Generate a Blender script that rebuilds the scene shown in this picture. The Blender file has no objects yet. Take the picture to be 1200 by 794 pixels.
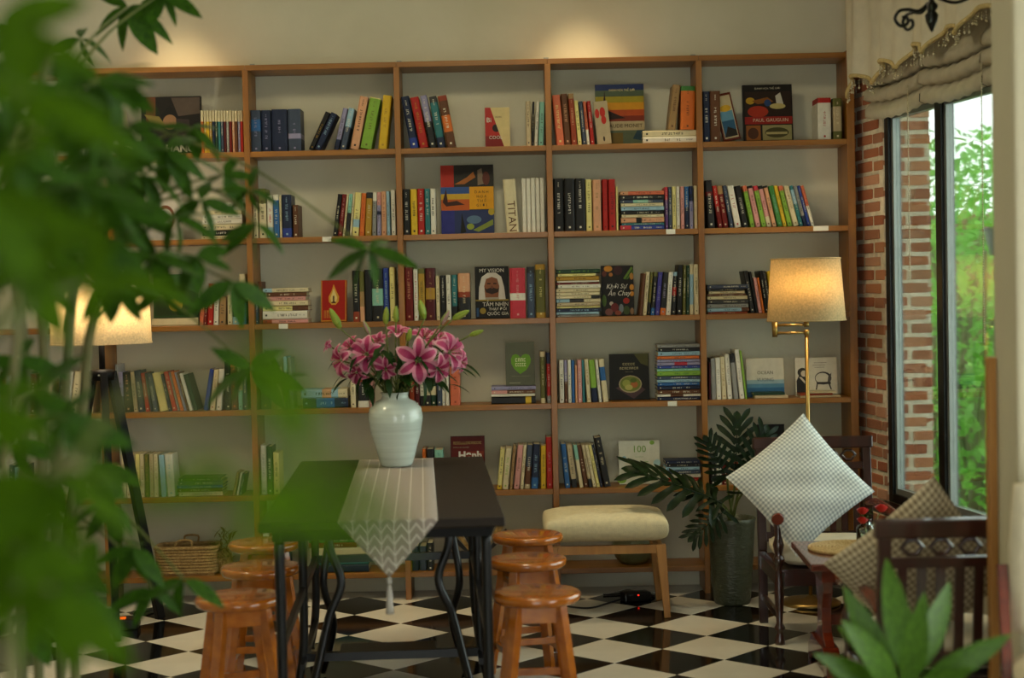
import bpy, bmesh, math, random
from mathutils import Vector, Matrix, Euler
S = bpy.context.scene
COL = S.collection
PI = math.pi

# ------------------------------------------------------------------ camera
FPX, HCAM, PITCH, ROLL = 1880.0, 1.459, 0.0334, 0.0218
FWD = Vector((0, math.cos(PITCH), -math.sin(PITCH)))
_rt = Vector((1, 0, 0)); _dn = FWD.cross(_rt)
R2 = _rt*math.cos(ROLL) + _dn*math.sin(ROLL)
D2 = -_rt*math.sin(ROLL) + _dn*math.cos(ROLL)
CAM = Vector((0, 0, HCAM))
cd = bpy.data.cameras.new('camera'); cam = bpy.data.objects.new('camera', cd); COL.objects.link(cam)
m = Matrix((R2, -D2, -FWD)).transposed().to_4x4(); m.translation = CAM
cam.matrix_world = m
cd.sensor_width = 36; cd.lens = FPX*36/1200; cd.clip_start = .02
cd.dof.use_dof = True; cd.dof.focus_distance = 7.3; cd.dof.aperture_fstop = 2.1
S.camera = cam

# ------------------------------------------------------------------ world, exposure, large lights
S.view_settings.view_transform = 'Standard'; S.view_settings.look = 'None'
S.view_settings.exposure = 0.0; S.view_settings.gamma = 1.0; S.view_settings.use_curve_mapping = False
W = bpy.data.worlds.new('world'); S.world = W; W.use_nodes = True
bg = W.node_tree.nodes['Background']; bg.inputs[0].default_value = (.95, 1.0, .95, 1); bg.inputs[1].default_value = 5.0

def light(name, kind, loc, energy, color, rot=(0, 0, 0), **kw):
    l = bpy.data.lights.new(name, kind); l.energy = energy; l.color = color
    for k, v in kw.items(): setattr(l, k, v)
    o = bpy.data.objects.new(name, l); COL.objects.link(o); o.location = loc; o.rotation_euler = rot
    return o
WARM = (1.0, .80, .52); SOFT = (1.0, .88, .57)
# warm fill discs added under the ceiling, without fixtures, to raise the indoor level
for x, y, e in ((-2.2, 5.4, 17), (-.1, 5.8, 20), (-1.2, 1.6, 2), (1.0, 2.8, 5)):
    light('ceiling_fill', 'AREA', (x, y, 3.24), e, SOFT, size=.5, shape='DISK')
# unseen fill panels added at the right wall's opening and before the front wall
light('side_fill', 'AREA', (2.35, 2.2, 1.5), 15, (1.0, 1.0, .93), (0, math.radians(90), 0), shape='RECTANGLE', size=2.0, size_y=2.6)
light('front_fill', 'AREA', (-.6, -1.6, 1.7), 7, (.95, 1.0, .84), (math.radians(90), 0, 0), shape='RECTANGLE', size=5.0, size_y=2.4)
# two spots washing the top of the wall above the bookcase
for x, e in ((.36, 70), (-1.55, 76)):
    light('wall_spot', 'SPOT', (x, 7.38, 3.25), e, (1.0, .77, .43), (0, 0, 0), spot_size=math.radians(62), spot_blend=.75, shadow_soft_size=.03)

# ------------------------------------------------------------------ pixels to points (frame 1200 x 794)
def ray(x, y): return FWD + R2*((x-600)/FPX) + D2*((y-397)/FPX)
def at(x, y, Y):
    v = ray(x, y); return CAM + v*(Y/v.y)
def zp(x, y, z=0.0):
    v = ray(x, y); return CAM + v*((z-HCAM)/v.z)
def pr(p):
    q = Vector(p)-CAM; d = q.dot(FWD); return 600+FPX*q.dot(R2)/d, 397+FPX*q.dot(D2)/d

def hexc(h):
    if not isinstance(h, str): return tuple(h)
    h = h.lstrip('#'); c = [int(h[i:i+2], 16)/255 for i in (0, 2, 4)]
    return tuple(((x+.055)/1.055)**2.4 if x > .04045 else x/12.92 for x in c)

# ------------------------------------------------------------------ mesh builder
class MB:
    def __init__(s): s.v = []; s.f = []; s.c = []; s.sm = []; s.mi = []; s.uv = {}
    def face(s, idx, col=None, smooth=False, mi=0): s.f.append(tuple(idx)); s.c.append(col); s.sm.append(smooth); s.mi.append(mi)
    def poly(s, pts, col=None, smooth=False, mi=0):
        n = len(s.v); s.v += [tuple(p) for p in pts]; s.face(range(n, n+len(pts)), col, smooth, mi)
    def box(s, c, d, rot=None, col=None, mi=0, taper=None):
        n = len(s.v); R = rot.to_matrix() if isinstance(rot, Euler) else (rot or Matrix.Identity(3)); c = Vector(c)
        for z in (-1, 1):
            k = 1 if (taper is None or z > 0) else taper
            for x, y in ((-1, -1), (1, -1), (1, 1), (-1, 1)):
                s.v.append(tuple(c + R @ Vector((x*d[0]/2*k, y*d[1]/2*k, z*d[2]/2))))
        for q in ((3, 2, 1, 0), (4, 5, 6, 7), (0, 1, 5, 4), (1, 2, 6, 5), (2, 3, 7, 6), (3, 0, 4, 7)):
            s.face([n+i for i in q], col, False, mi)
    def bb(s, a, b, col=None, mi=0): s.box([(a[i]+b[i])/2 for i in range(3)], [abs(b[i]-a[i]) for i in range(3)], None, col, mi)
    def bar(s, p, q, w, h, up=(0, 0, 1), col=None, k=1.0):
        p, q = Vector(p), Vector(q); z = (q-p).normalized(); x = Vector(up).cross(z)
        if x.length < 1e-4: x = Vector((1, 0, 0)).cross(z)
        x.normalize(); y = z.cross(x); n = len(s.v)
        for c, kk in ((p, k), (q, 1)):
            for a, b in ((-1, -1), (1, -1), (1, 1), (-1, 1)): s.v.append(tuple(c + x*(a*w/2*kk) + y*(b*h/2*kk)))
        for f in ((3, 2, 1, 0), (4, 5, 6, 7), (0, 1, 5, 4), (1, 2, 6, 5), (2, 3, 7, 6), (3, 0, 4, 7)): s.face([n+i for i in f], col)
    def tube(s, pts, r, n=8, col=None, closed=False, cap=True):
        pts = [Vector(p) for p in pts]; N = len(pts); rs = r if isinstance(r, (list, tuple)) else [r]*N; base = len(s.v); x = None
        for i, p in enumerate(pts):
            t = (pts[(i+1) % N if closed else min(i+1, N-1)] - pts[(i-1) % N if closed else max(i-1, 0)])
            t = t.normalized() if t.length > 1e-9 else Vector((0, 0, 1))
            if x is None: x = t.orthogonal()
            x = x - t*x.dot(t); x.normalize(); y = t.cross(x)
            for k in range(n):
                a = 2*PI*k/n; s.v.append(tuple(p + (x*math.cos(a)+y*math.sin(a))*rs[i]))
        for i in range(N if closed else N-1):
            j = (i+1) % N
            for k in range(n): s.face((base+i*n+k, base+i*n+(k+1) % n, base+j*n+(k+1) % n, base+j*n+k), col, True)
        if cap and not closed:
            s.face([base+k for k in reversed(range(n))], col); s.face([base+(N-1)*n+k for k in range(n)], col)
    def lathe(s, prof, n=24, c=(0, 0, 0), col=None, cap=True):
        base = len(s.v)
        for r, z in prof:
            for k in range(n): a = 2*PI*k/n; s.v.append((c[0]+r*math.cos(a), c[1]+r*math.sin(a), c[2]+z))
        for i in range(len(prof)-1):
            for k in range(n): s.face((base+i*n+k, base+i*n+(k+1) % n, base+(i+1)*n+(k+1) % n, base+(i+1)*n+k), col, True)
        if cap:
            if prof[0][0] > 1e-4: s.face([base+k for k in reversed(range(n))], col)
            if prof[-1][0] > 1e-4: s.face([base+(len(prof)-1)*n+k for k in range(n)], col)
    def prism(s, poly, a, b, f, col=None):
        n = len(poly); base = len(s.v)
        for t in (a, b):
            for p in poly: s.v.append(tuple(f(p[0], p[1], t)))
        s.face([base+i for i in reversed(range(n))], col); s.face([base+n+i for i in range(n)], col)
        for i in range(n): j = (i+1) % n; s.face((base+i, base+j, base+n+j, base+n+i), col)
    def mesh(s, name, mats=None):
        me = bpy.data.meshes.new(name); me.from_pydata(s.v, [], s.f)
        me.polygons.foreach_set('use_smooth', s.sm); me.polygons.foreach_set('material_index', s.mi)
        if any(c is not None for c in s.c):
            ca = me.color_attributes.new('Col', 'FLOAT_COLOR', 'CORNER'); arr = []
            for f, c in zip(s.f, s.c):
                cc = tuple(c or (1, 1, 1)); arr += (list(cc[:3])+[1.0])*len(f)
            ca.data.foreach_set('color', arr)
        if s.uv:
            ul = me.uv_layers.new(name='UVMap'); arr = []
            for f in s.f:
                for i in f: arr += list(s.uv.get(i, (0, 0)))
            ul.data.foreach_set('uv', arr)
        if mats is not None:
            for mm in (mats if isinstance(mats, (list, tuple)) else [mats]): me.materials.append(mm)
        me.update(); return me

def link(name, me, parent=None, loc=None, rot=None, scale=None):
    o = bpy.data.objects.new(name, me); COL.objects.link(o)
    if parent is not None: o.parent = parent
    if loc is not None: o.location = loc
    if rot is not None: o.rotation_euler = rot
    if scale is not None: o.scale = scale
    return o
def obj(name, mb, mat, parent=None, loc=None, rot=None, bevel=0, sub=0, fix=False):
    me = mb.mesh(name, mat)
    if fix:
        b = bmesh.new(); b.from_mesh(me); bmesh.ops.recalc_face_normals(b, faces=b.faces); b.to_mesh(me); b.free()
    o = link(name, me, parent, loc, rot)
    if bevel:
        md = o.modifiers.new('bevel', 'BEVEL'); md.width = bevel; md.segments = 2; md.limit_method = 'ANGLE'; md.angle_limit = .7
    if sub:
        md = o.modifiers.new('sub', 'SUBSURF'); md.levels = md.render_levels = sub
    return o
def tag(o, label, cat, group=None, kind=None):
    o['label'] = label; o['category'] = cat
    if group: o['group'] = group
    if kind: o['kind'] = kind
    return o
def thing(name, label, cat, loc=(0, 0, 0), rz=0, group=None):
    o = link(name, None, None, loc, (0, 0, rz)); return tag(o, label, cat, group)
def struct(o): o['kind'] = 'structure'; return o
def dup(root, loc, rz=None, label=None):
    r = root.copy(); COL.objects.link(r); r.location = loc
    if rz is not None: r.rotation_euler = (0, 0, rz)
    if label: r['label'] = label
    for ch in list(root.children):
        c = ch.copy(); COL.objects.link(c); c.parent = r
        for g in list(ch.children):
            d = g.copy(); COL.objects.link(d); d.parent = c
    return r

# ------------------------------------------------------------------ materials
def mat(name, col, rough=.6, metal=0, var=.12, scale=8, bump=0, bscale=60, attr=False, spec=.5, coat=0, trans=0, stretch=None, col2=None, sheen=0):
    M = bpy.data.materials.new(name); M.use_nodes = True; N = M.node_tree.nodes; Lk = M.node_tree.links; P = N['Principled BSDF']
    P.inputs['Roughness'].default_value = rough; P.inputs['Metallic'].default_value = metal
    P.inputs['Specular IOR Level'].default_value = spec; P.inputs['Coat Weight'].default_value = coat; P.inputs['Coat Roughness'].default_value = .08
    tc = N.new('ShaderNodeTexCoord'); mp = N.new('ShaderNodeMapping'); Lk.new(tc.outputs['Object'], mp.inputs[0])
    if stretch: mp.inputs['Scale'].default_value = stretch
    nz = N.new('ShaderNodeTexNoise'); nz.inputs['Scale'].default_value = scale; nz.inputs['Detail'].default_value = 4; Lk.new(mp.outputs[0], nz.inputs['Vector'])
    rp = N.new('ShaderNodeValToRGB'); Lk.new(nz.outputs[0], rp.inputs[0]); rp.color_ramp.elements[0].position = .3; rp.color_ramp.elements[1].position = .7
    if attr:
        at_ = N.new('ShaderNodeAttribute'); at_.attribute_name = 'Col'
        rp.color_ramp.elements[0].color = (1-var,)*3+(1,); rp.color_ramp.elements[1].color = (1, 1, 1, 1)
        mx = N.new('ShaderNodeMix'); mx.data_type = 'RGBA'; mx.blend_type = 'MULTIPLY'; mx.inputs[0].default_value = 1
        Lk.new(at_.outputs['Color'], mx.inputs[6]); Lk.new(rp.outputs[0], mx.inputs[7]); out = mx.outputs[2]
    else:
        c = hexc(col); c2 = hexc(col2) if col2 else tuple(x*(1+var) for x in c); c1 = c if col2 else tuple(x*(1-var) for x in c)
        rp.color_ramp.elements[0].color = (*c1, 1); rp.color_ramp.elements[1].color = (*[min(1, x) for x in c2], 1); out = rp.outputs[0]
    Lk.new(out, P.inputs['Base Color'])
    if bump:
        nb = N.new('ShaderNodeTexNoise'); nb.inputs['Scale'].default_value = bscale; nb.inputs['Detail'].default_value = 5; Lk.new(mp.outputs[0], nb.inputs['Vector'])
        bp = N.new('ShaderNodeBump'); bp.inputs['Strength'].default_value = bump; bp.inputs['Distance'].default_value = .01; Lk.new(nb.outputs[0], bp.inputs['Height']); Lk.new(bp.outputs[0], P.inputs['Normal'])
    if trans:
        tr = N.new('ShaderNodeBsdfTranslucent'); Lk.new(out, tr.inputs[0]); ms = N.new('ShaderNodeMixShader'); ms.inputs[0].default_value = trans
        o = N['Material Output']; Lk.new(P.outputs[0], ms.inputs[1]); Lk.new(tr.outputs[0], ms.inputs[2]); Lk.new(ms.outputs[0], o.inputs[0])
    return M
def wood(name, c1, c2, rough=.5, axis='Z', coat=0, scale=6, bump=.06):
    st = {'X': (.12, 1.6, 1.6), 'Y': (1.6, .12, 1.6), 'Z': (1.6, 1.6, .12)}[axis]
    return mat(name, c1, rough, col2=c2, scale=scale*3, stretch=st, bump=bump, bscale=40, coat=coat)
def glass(name, tint=(1, 1, 1), refl=1.0):
    M = bpy.data.materials.new(name); M.use_nodes = True; N = M.node_tree.nodes; Lk = M.node_tree.links; N.remove(N['Principled BSDF'])
    t = N.new('ShaderNodeBsdfTransparent'); t.inputs[0].default_value = (*tint, 1); g = N.new('ShaderNodeBsdfGlossy'); g.inputs['Roughness'].default_value = .02
    fr = N.new('ShaderNodeFresnel'); fr.inputs[0].default_value = 1.45; ms = N.new('ShaderNodeMixShader')
    mu = N.new('ShaderNodeMath'); mu.operation = 'MULTIPLY'; mu.inputs[1].default_value = refl; Lk.new(fr.outputs[0], mu.inputs[0]); Lk.new(mu.outputs[0], ms.inputs[0])
    Lk.new(t.outputs[0], ms.inputs[1]); Lk.new(g.outputs[0], ms.inputs[2]); Lk.new(ms.outputs[0], N['Material Output'].inputs[0]); return M
def cloth(name, c1, c2, nu, nv, mode, rough=.9, gap=.5):
    """woven pattern from the UV map: gingham (both ways) or chevron columns"""
    M = bpy.data.materials.new(name); M.use_nodes = True; N = M.node_tree.nodes; Lk = M.node_tree.links; P = N['Principled BSDF']; P.inputs['Roughness'].default_value = rough
    tc = N.new('ShaderNodeTexCoord'); sp = N.new('ShaderNodeSeparateXYZ'); Lk.new(tc.outputs['UV'], sp.inputs[0])
    def M_(op, a, b=None):
        n = N.new('ShaderNodeMath'); n.operation = op
        for i, x in enumerate((a, b)):
            if x is None: continue
            if isinstance(x, (int, float)): n.inputs[i].default_value = x
            else: Lk.new(x, n.inputs[i])
        return n.outputs[0]
    u = M_('MULTIPLY', sp.outputs[0], nu); v = M_('MULTIPLY', sp.outputs[1], nv)
    if mode == 'gingham':
        a = M_('GREATER_THAN', M_('FRACT', u), gap); b = M_('GREATER_THAN', M_('FRACT', v), gap); fac = M_('MULTIPLY', M_('ADD', a, b), .5)
    else:
        fu = M_('FRACT', u); tri = M_('ABSOLUTE', M_('SUBTRACT', fu, .5))
        w = M_('FRACT', M_('ADD', v, M_('MULTIPLY', tri, -1.7)))
        fac = M_('MAXIMUM', M_('LESS_THAN', w, .22), M_('GREATER_THAN', tri, .455))
    mx = N.new('ShaderNodeMix'); mx.data_type = 'RGBA'; Lk.new(fac, mx.inputs[0]); mx.inputs[6].default_value = (*hexc(c1), 1); mx.inputs[7].default_value = (*hexc(c2), 1)
    Lk.new(mx.outputs[2], P.inputs['Base Color'])
    nz = N.new('ShaderNodeTexNoise'); nz.inputs['Scale'].default_value = 300; Lk.new(tc.outputs['Object'], nz.inputs['Vector'])
    bp = N.new('ShaderNodeBump'); bp.inputs['Strength'].default_value = .15; bp.inputs['Distance'].default_value = .003; Lk.new(nz.outputs[0], bp.inputs['Height']); Lk.new(bp.outputs[0], P.inputs['Normal'])
    return M
def lampshade(name, col, rough=.8):
    M = mat(name, col, rough, var=.16, scale=120, bump=.25, bscale=220)
    N = M.node_tree.nodes; Lk = M.node_tree.links; P = N['Principled BSDF']; src = P.inputs['Base Color'].links[0].from_socket
    t = N.new('ShaderNodeBsdfTranslucent'); Lk.new(src, t.inputs[0]); ms = N.new('ShaderNodeMixShader'); ms.inputs[0].default_value = .55
    Lk.new(P.outputs[0], ms.inputs[1]); Lk.new(t.outputs[0], ms.inputs[2]); Lk.new(ms.outputs[0], N['Material Output'].inputs[0]); return M
def emit(name, col, e):
    M = bpy.data.materials.new(name); M.use_nodes = True; P = M.node_tree.nodes['Principled BSDF']; P.inputs['Base Color'].default_value = (*hexc(col), 1)
    P.inputs['Emission Color'].default_value = (*hexc(col), 1); P.inputs['Emission Strength'].default_value = e; return M

M_plaster = mat('plaster_wall', 'cac6ae', .9, col2='d6d2bc', scale=2.2, bump=.12, bscale=25)
M_pillar = mat('plaster_pillar', 'bdb69c', .9, var=.04, scale=3, bump=.1, bscale=25)
M_ceil = mat('ceiling_paint', 'd8d2c0', .95, var=.03)
M_shelf_h = wood('shelf_wood_board', '7a4b0e', '96621a', .42, 'X', .1)
M_shelf_v = wood('shelf_wood_upright', '78480e', '93601a', .42, 'Z', .1)
M_black_tile = mat('black_tile', '0b0a09', .09, var=.25, scale=5, spec=.5)
M_white_tile = mat('white_tile', 'd8d2c2', .12, var=.06, scale=5, spec=.5)
M_grout = mat('tile_grout', '2a2620', .8)
M_mortar = mat('mortar', 'dcd2bc', .95, var=.15, scale=30, bump=.6, bscale=70)
M_brick = [mat('brick_clay', c, .95, var=.25, scale=22, bump=.5, bscale=80) for c in ('b4704f', 'c2845f', 'a46244', 'c99678', 'ab765a')]
M_black = mat('black_steel', '0d0d0e', .35, var=.2, metal=.3)
M_iron = mat('black_iron', '060606', .33, var=.2, spec=.35)
M_alu = mat('grey_aluminium', '8f9490', .4, metal=.6, var=.05)
M_glass = glass('window_glass', (.93, .98, .96), .8)
M_book = mat('printed_cover', 'ffffff', .45, attr=True, var=.14, scale=30, spec=.22)
M_page = mat('paper_pages', 'cbbf9c', .9, var=.1, scale=60, stretch=(20, .2, .2))
M_paper = mat('white_paper', 'd8d5c8', .8, var=.03)
M_darktop = mat('dark_table_top', '231a12', .62, spec=.25, var=.2, scale=9, stretch=(1, .2, 1), bump=.08)
M_stool = wood('stool_varnish', '9c500c', 'bc6c18', .24, 'Y', .8, 5)
M_mahog = wood('mahogany', '260a05', '3b1208', .3, 'Z', .7, 6)
M_mahog2 = wood('red_mahogany', '571b0c', '74290f', .25, 'X', .8, 6)
M_oak = wood('oak_legs', '96652a', 'b07d3c', .5, 'Z', .1)
M_linen = mat('cream_linen', 'cdc29f', .95, var=.08, scale=60, bump=.25, bscale=260)
M_cream = mat('cream_cushion', 'd6ccb2', .95, var=.06, scale=20, bump=.2, bscale=200)
M_celadon = mat('celadon_glaze', 'c2ccc2', .18, var=.13, scale=5, stretch=(.3, .3, 9), coat=.4, bump=.12, bscale=10)
M_pot = mat('green_grey_glaze', '464a38', .38, var=.15, scale=30, bump=.5, bscale=45, stretch=(1, 1, 2.5))
M_soil = mat('potting_soil', '21170e', .95, var=.3, scale=60, bump=.6)
M_brass = mat('aged_brass', 'a88a50', .3, metal=.9, var=.1)
M_blackwood = mat('black_wood', '080605', .5, var=.2, scale=10, spec=.15)
M_shade_r = lampshade('linen_shade', 'd8c193')
M_shade_l = lampshade('cream_shade', 'ecdcb8')
M_bulb = emit('bulb_glow', 'ffd9a0', 6)
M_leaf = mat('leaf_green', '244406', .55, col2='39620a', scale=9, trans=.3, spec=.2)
M_leaf2 = mat('leaf_bright', '365404', .7, col2='4e7207', scale=6, trans=.4, spec=.1)
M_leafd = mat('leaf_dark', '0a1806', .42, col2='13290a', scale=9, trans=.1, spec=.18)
M_leafg = mat('leaf_garden', '5aa02e', .5, col2='8ecb55', scale=4, trans=.4)
M_leafs = mat('leaf_striped', '274608', .42, col2='4e741e', spec=.3, scale=26, stretch=(3, .5, 1), trans=.25)
M_stem = mat('green_stem', '4a5a22', .6, col2='6b7030', scale=20)
M_cane = mat('woody_cane', '4a5226', .7, col2='6e683e', scale=16, stretch=(1, 1, .3))
M_petal = mat('lily_petal', 'ffffff', .6, spec=.2, attr=True, var=.08, trans=.3)
M_bud = mat('lily_bud_skin', 'ffffff', .5, attr=True, var=.1, trans=.2)
M_rose = mat('red_rose', 'a81414', .5, col2='cf2e22', scale=30)
M_clear = glass('clear_glass', (.9, .95, .93), 1.4)
M_water = glass('water', (.86, .93, .9), .8)
M_rattan = mat('woven_rattan', '8a6c3c', .8, col2='b4935a', scale=70, bump=.8, bscale=120)
M_straw = mat('woven_straw', 'a98a52', .85, col2='cfb27c', scale=90, bump=.8, bscale=140)
M_dried = mat('dried_grass', '6e5a2a', .9, col2='a38a4a', scale=30)
M_curtain = mat('curtain_fabric', 'e0d8c2', .95, var=.07, scale=14, bump=.2, bscale=200, trans=.25)
M_blind = mat('roman_blind_fabric', 'b9b09a', .95, var=.08, scale=20, bump=.25, bscale=220, trans=.15)
M_trim = mat('cream_braid', 'c3ae78', .8, var=.15, scale=80, bump=.6, bscale=150)
M_bead = mat('glass_beads', 'c9c0a4', .25, var=.2, scale=90)
M_gingham = cloth('gingham_grey_white', 'e8eae4', '9ba4a6', 28, 28, 'gingham')
M_gingham2 = cloth('gingham_beige', 'cdbfa2', '7f6f58', 24, 24, 'gingham')
M_runner = cloth('chevron_runner', '87796c', 'c0b4a6', 7, 52, 'chevron')
M_tassel = mat('grey_tassel', 'aaa59c', .7, var=.15, scale=80, stretch=(4, 4, .3))
M_plastic = mat('black_plastic', '0c0c0c', .4, var=.1)
M_led = emit('red_led', 'ff2010', 2.5)
M_amber = emit('amber_led', 'ff6a10', .8)
M_grass = mat('garden_ground', '4d7a2c', .95, col2='6d9a3c', scale=6, bump=.4)
M_gwall = mat('garden_wall_render', '8a6a50', .9, var=.2, scale=4)
# ================================================================== the room
BACK = 7.69; CEIL = 3.3
A9 = math.radians(9); PC = Vector((1.63, BACK, 0)); UW = Vector((math.sin(A9), -math.cos(A9), 0)); NW = Vector((-math.cos(A9), -math.sin(A9), 0))
def rw(t, off, z): return PC + UW*t + NW*off + Vector((0, 0, z))      # t along the window wall, off into the room
WALLROT = Matrix((UW, -NW, Vector((0, 0, 1)))).transposed()           # local x along the wall, local y outwards
def wbox(mb, t0, t1, o0, o1, z0, z1, **k):
    mb.box(rw((t0+t1)/2, (o0+o1)/2, (z0+z1)/2), (abs(t1-t0), abs(o1-o0), abs(z1-z0)), WALLROT, **k)

def floor_mat():
    M = bpy.data.materials.new('checker_floor'); M.use_nodes = True; N = M.node_tree.nodes; Lk = M.node_tree.links; P = N['Principled BSDF']; P.inputs['Roughness'].default_value = .12
    tc = N.new('ShaderNodeTexCoord'); mp = N.new('ShaderNodeMapping'); mp.vector_type = 'TEXTURE'; Lk.new(tc.outputs['Object'], mp.inputs[0])
    mp.inputs['Location'].default_value = (TX, TY, -.05); mp.inputs['Rotation'].default_value = (0, 0, PI/4+TH); mp.inputs['Scale'].default_value = (.3, .3, .3)
    ck = N.new('ShaderNodeTexChecker'); ck.inputs['Scale'].default_value = 1; Lk.new(mp.outputs[0], ck.inputs[0])
    ck.inputs[1].default_value = (*hexc('d8d2c2'), 1); ck.inputs[2].default_value = (*hexc('0b0a09'), 1); Lk.new(ck.outputs[0], P.inputs['Base Color']); return M
TX, TY, TH, HD = .3514, 6.549, .0373, .212132
mb = MB(); mb.bb((-4.6, -1.8, -.12), (3.2, BACK+.1, -.003)); floor = struct(obj('floor', mb, floor_mat()))
def tile_mesh(M):
    mb = MB(); s = .1493; b = .0012
    lo = [(-s, -s, -.004), (s, -s, -.004), (s, s, -.004), (-s, s, -.004)]; k = s-b
    mb.v = lo + [(x, y, -b) for x, y, z in lo] + [(-k, -k, 0), (k, -k, 0), (k, k, 0), (-k, k, 0)]
    for i in range(4):
        j = (i+1) % 4; mb.face((i, j, 4+j, 4+i)); mb.face((4+i, 4+j, 8+j, 8+i))
    mb.face((8, 9, 10, 11)); return mb.mesh('tile', M)
TM = {1: tile_mesh(M_black_tile), 0: tile_mesh(M_white_tile)}
rnd = random.Random(5)
for i in range(-20, 12):
    for j in range(-8, 8):
        if (i+j) % 2 == 0: continue
        x, y = i*HD, j*HD; X = TX+x*math.cos(TH)-y*math.sin(TH); Y = TY+x*math.sin(TH)+y*math.cos(TH)
        if Y < 5.35 or Y > BACK-.02 or X < -.345*Y+.15 or X > min(1.95, .33*Y-.5): continue
        o = link('tile', TM[i % 2], floor, (X, Y, 0), (rnd.uniform(-.0012, .0012), rnd.uniform(-.0012, .0012), PI/4+TH))
mb = MB(); mb.bb((-4.6, BACK, 0), (1.9, BACK+.15, CEIL)); struct(obj('wall_back', mb, M_plaster))
mb = MB(); mb.bb((-4.75, -1.8, 0), (-4.6, BACK, CEIL)); struct(obj('wall_left', mb, M_plaster))
mb = MB(); mb.bb((-4.75, -1.8, CEIL), (3.5, BACK+.15, CEIL+.12)); struct(obj('ceiling', mb, M_ceil))
mb = MB(); mb.bb((-4.75, -1.95, 0), (-1.2, -1.8, CEIL)); mb.bb((.6, -1.95, 0), (3.6, -1.8, CEIL)); mb.bb((-1.2, -1.95, 2.3), (.6, -1.8, CEIL)); struct(obj('wall_front', mb, M_plaster))
# window wall on the right: brick near the corner, window, plaster towards the street
T0, T1, TM_, T2 = .42, 2.55, .995, 1.57
ZS, ZH = .44, 2.24
mb = MB(); wbox(mb, -.05, T0, 0, -.08, 0, CEIL); wr = struct(obj('wall_right', mb, M_mortar))
mb = MB(); wbox(mb, T0, T1, 0, -.14, 0, ZS); wbox(mb, T0, T1, 0, -.14, ZH, CEIL); wbox(mb, T1, 4.3, 0, -.14, 0, CEIL); wbox(mb, 4.3, 6.9, 0, -.14, 0, ZS); wbox(mb, 4.3, 6.9, 0, -.14, ZH, CEIL); wbox(mb, 6.9, 9.6, 0, -.14, 0, CEIL)
obj('plaster_face', mb, M_pillar, wr)
def brick_mesh(M, seed):
    r = random.Random(seed); mb = MB(); j = lambda: r.uniform(-.0035, .0035)
    b = .006
    for z in (-.5, .5):
        for x, y in ((-.5, -.5), (.5, -.5), (.5, .5), (-.5, .5)): mb.v.append((x+j()*4, y+j(), z+j()*9))
    for q in ((3, 2, 1, 0), (4, 5, 6, 7), (0, 1, 5, 4), (1, 2, 6, 5), (2, 3, 7, 6), (3, 0, 4, 7)): mb.face(q)
    me = mb.mesh('brick', M); bm = bmesh.new(); bm.from_mesh(me); bmesh.ops.bevel(bm, geom=bm.edges[:]+bm.verts[:], offset=.055, segments=1, affect='EDGES'); bm.to_mesh(me); bm.free(); return me
BM = [brick_mesh(M_brick[i % 5], i) for i in range(10)]
def lay(parent, frame, rot, L, z0, z1, d, pitch=.0625, h=.044, bl=.18, jt=.022, seed=1, face=.007):
    """courses of bricks on a face: frame(s, out, z) -> point; each brick its own part"""
    r = random.Random(seed); k = 0; z = z0+pitch/2
    while z < z1:
        s = -bl*.5 if k % 2 else r.uniform(-.02, .0)
        while s < L-.02:
            a, b = max(s, 0.0), min(s+bl, L)
            if b-a > .03:
                dd = face + r.uniform(-.003, .003)
                link('brick', BM[r.randrange(10)], parent, frame((a+b)/2, dd-d/2, z+r.uniform(-.002, .002)), (0, 0, rot+r.uniform(-.01, .01)), (b-a, d, h*r.uniform(.93, 1.05)))
            s += bl+jt
        z += pitch; k += 1
ang = math.atan2(UW.y, UW.x)
lay(wr, lambda s, o, z: rw(s, o, z), ang, T0, 0, CEIL-.02, .05, seed=3)
pier = struct(link('wall_outside', None, None, (1.735, 7.46, 0)))
mb = MB(); mb.bb((0, 0, -.1), (.215, .6, 3.1)); obj('mortar_core', mb, M_mortar, pier)
lay(pier, lambda s, o, z: Vector((s, -o, z)), 0, .215, 0, 3.05, .05, bl=.205, seed=8)
lay(pier, lambda s, o, z: Vector((.215+o, s, z)), PI/2, .3, 0, 3.05, .05, bl=.195, seed=9)

# window_1: black steel frame, grey sashes, two panes in view
win = struct(link('window_1', None, None, (0, 0, 0)))
for t0, t1, z0, z1, nm in ((T0, T0+.045, ZS, ZH, 'jamb'), (TM_-.03, TM_+.03, ZS, ZH, 'mullion'), (T2-.03, T2+.03, ZS, ZH, 'mullion'), (T1-.045, T1, ZS, ZH, 'jamb'), (T0+.045, T1-.045, ZH-.05, ZH, 'head'), (T0+.045, T1-.045, ZS, ZS+.04, 'bottom_rail')):
    mb = MB(); wbox(mb, t0, t1, -.005, -.065, z0, z1); obj(nm, mb, M_black, win, bevel=.003)
for a, b in ((T0+.045, TM_-.03), (TM_+.03, T2-.03), (T2+.03, T1-.045)):
    for t0, t1, z0, z1 in ((a, a+.022, ZS+.04, ZH-.05), (b-.022, b, ZS+.04, ZH-.05), (a+.022, b-.022, ZH-.072, ZH-.05), (a+.022, b-.022, ZS+.04, ZS+.065)):
        mb = MB(); wbox(mb, t0, t1, -.02, -.05, z0, z1); obj('sash_frame', mb, M_alu, win)
    mb = MB(); wbox(mb, a+.022, b-.022, -.033, -.037, ZS+.065, ZH-.072); obj('pane', mb, M_glass, win)
mb = MB(); wbox(mb, T0-.02, T1, .1, -.005, ZS-.03, ZS); struct(obj('window_sill', mb, M_mahog)); bpy.data.objects['window_sill'].name = 'trim_1'

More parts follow.
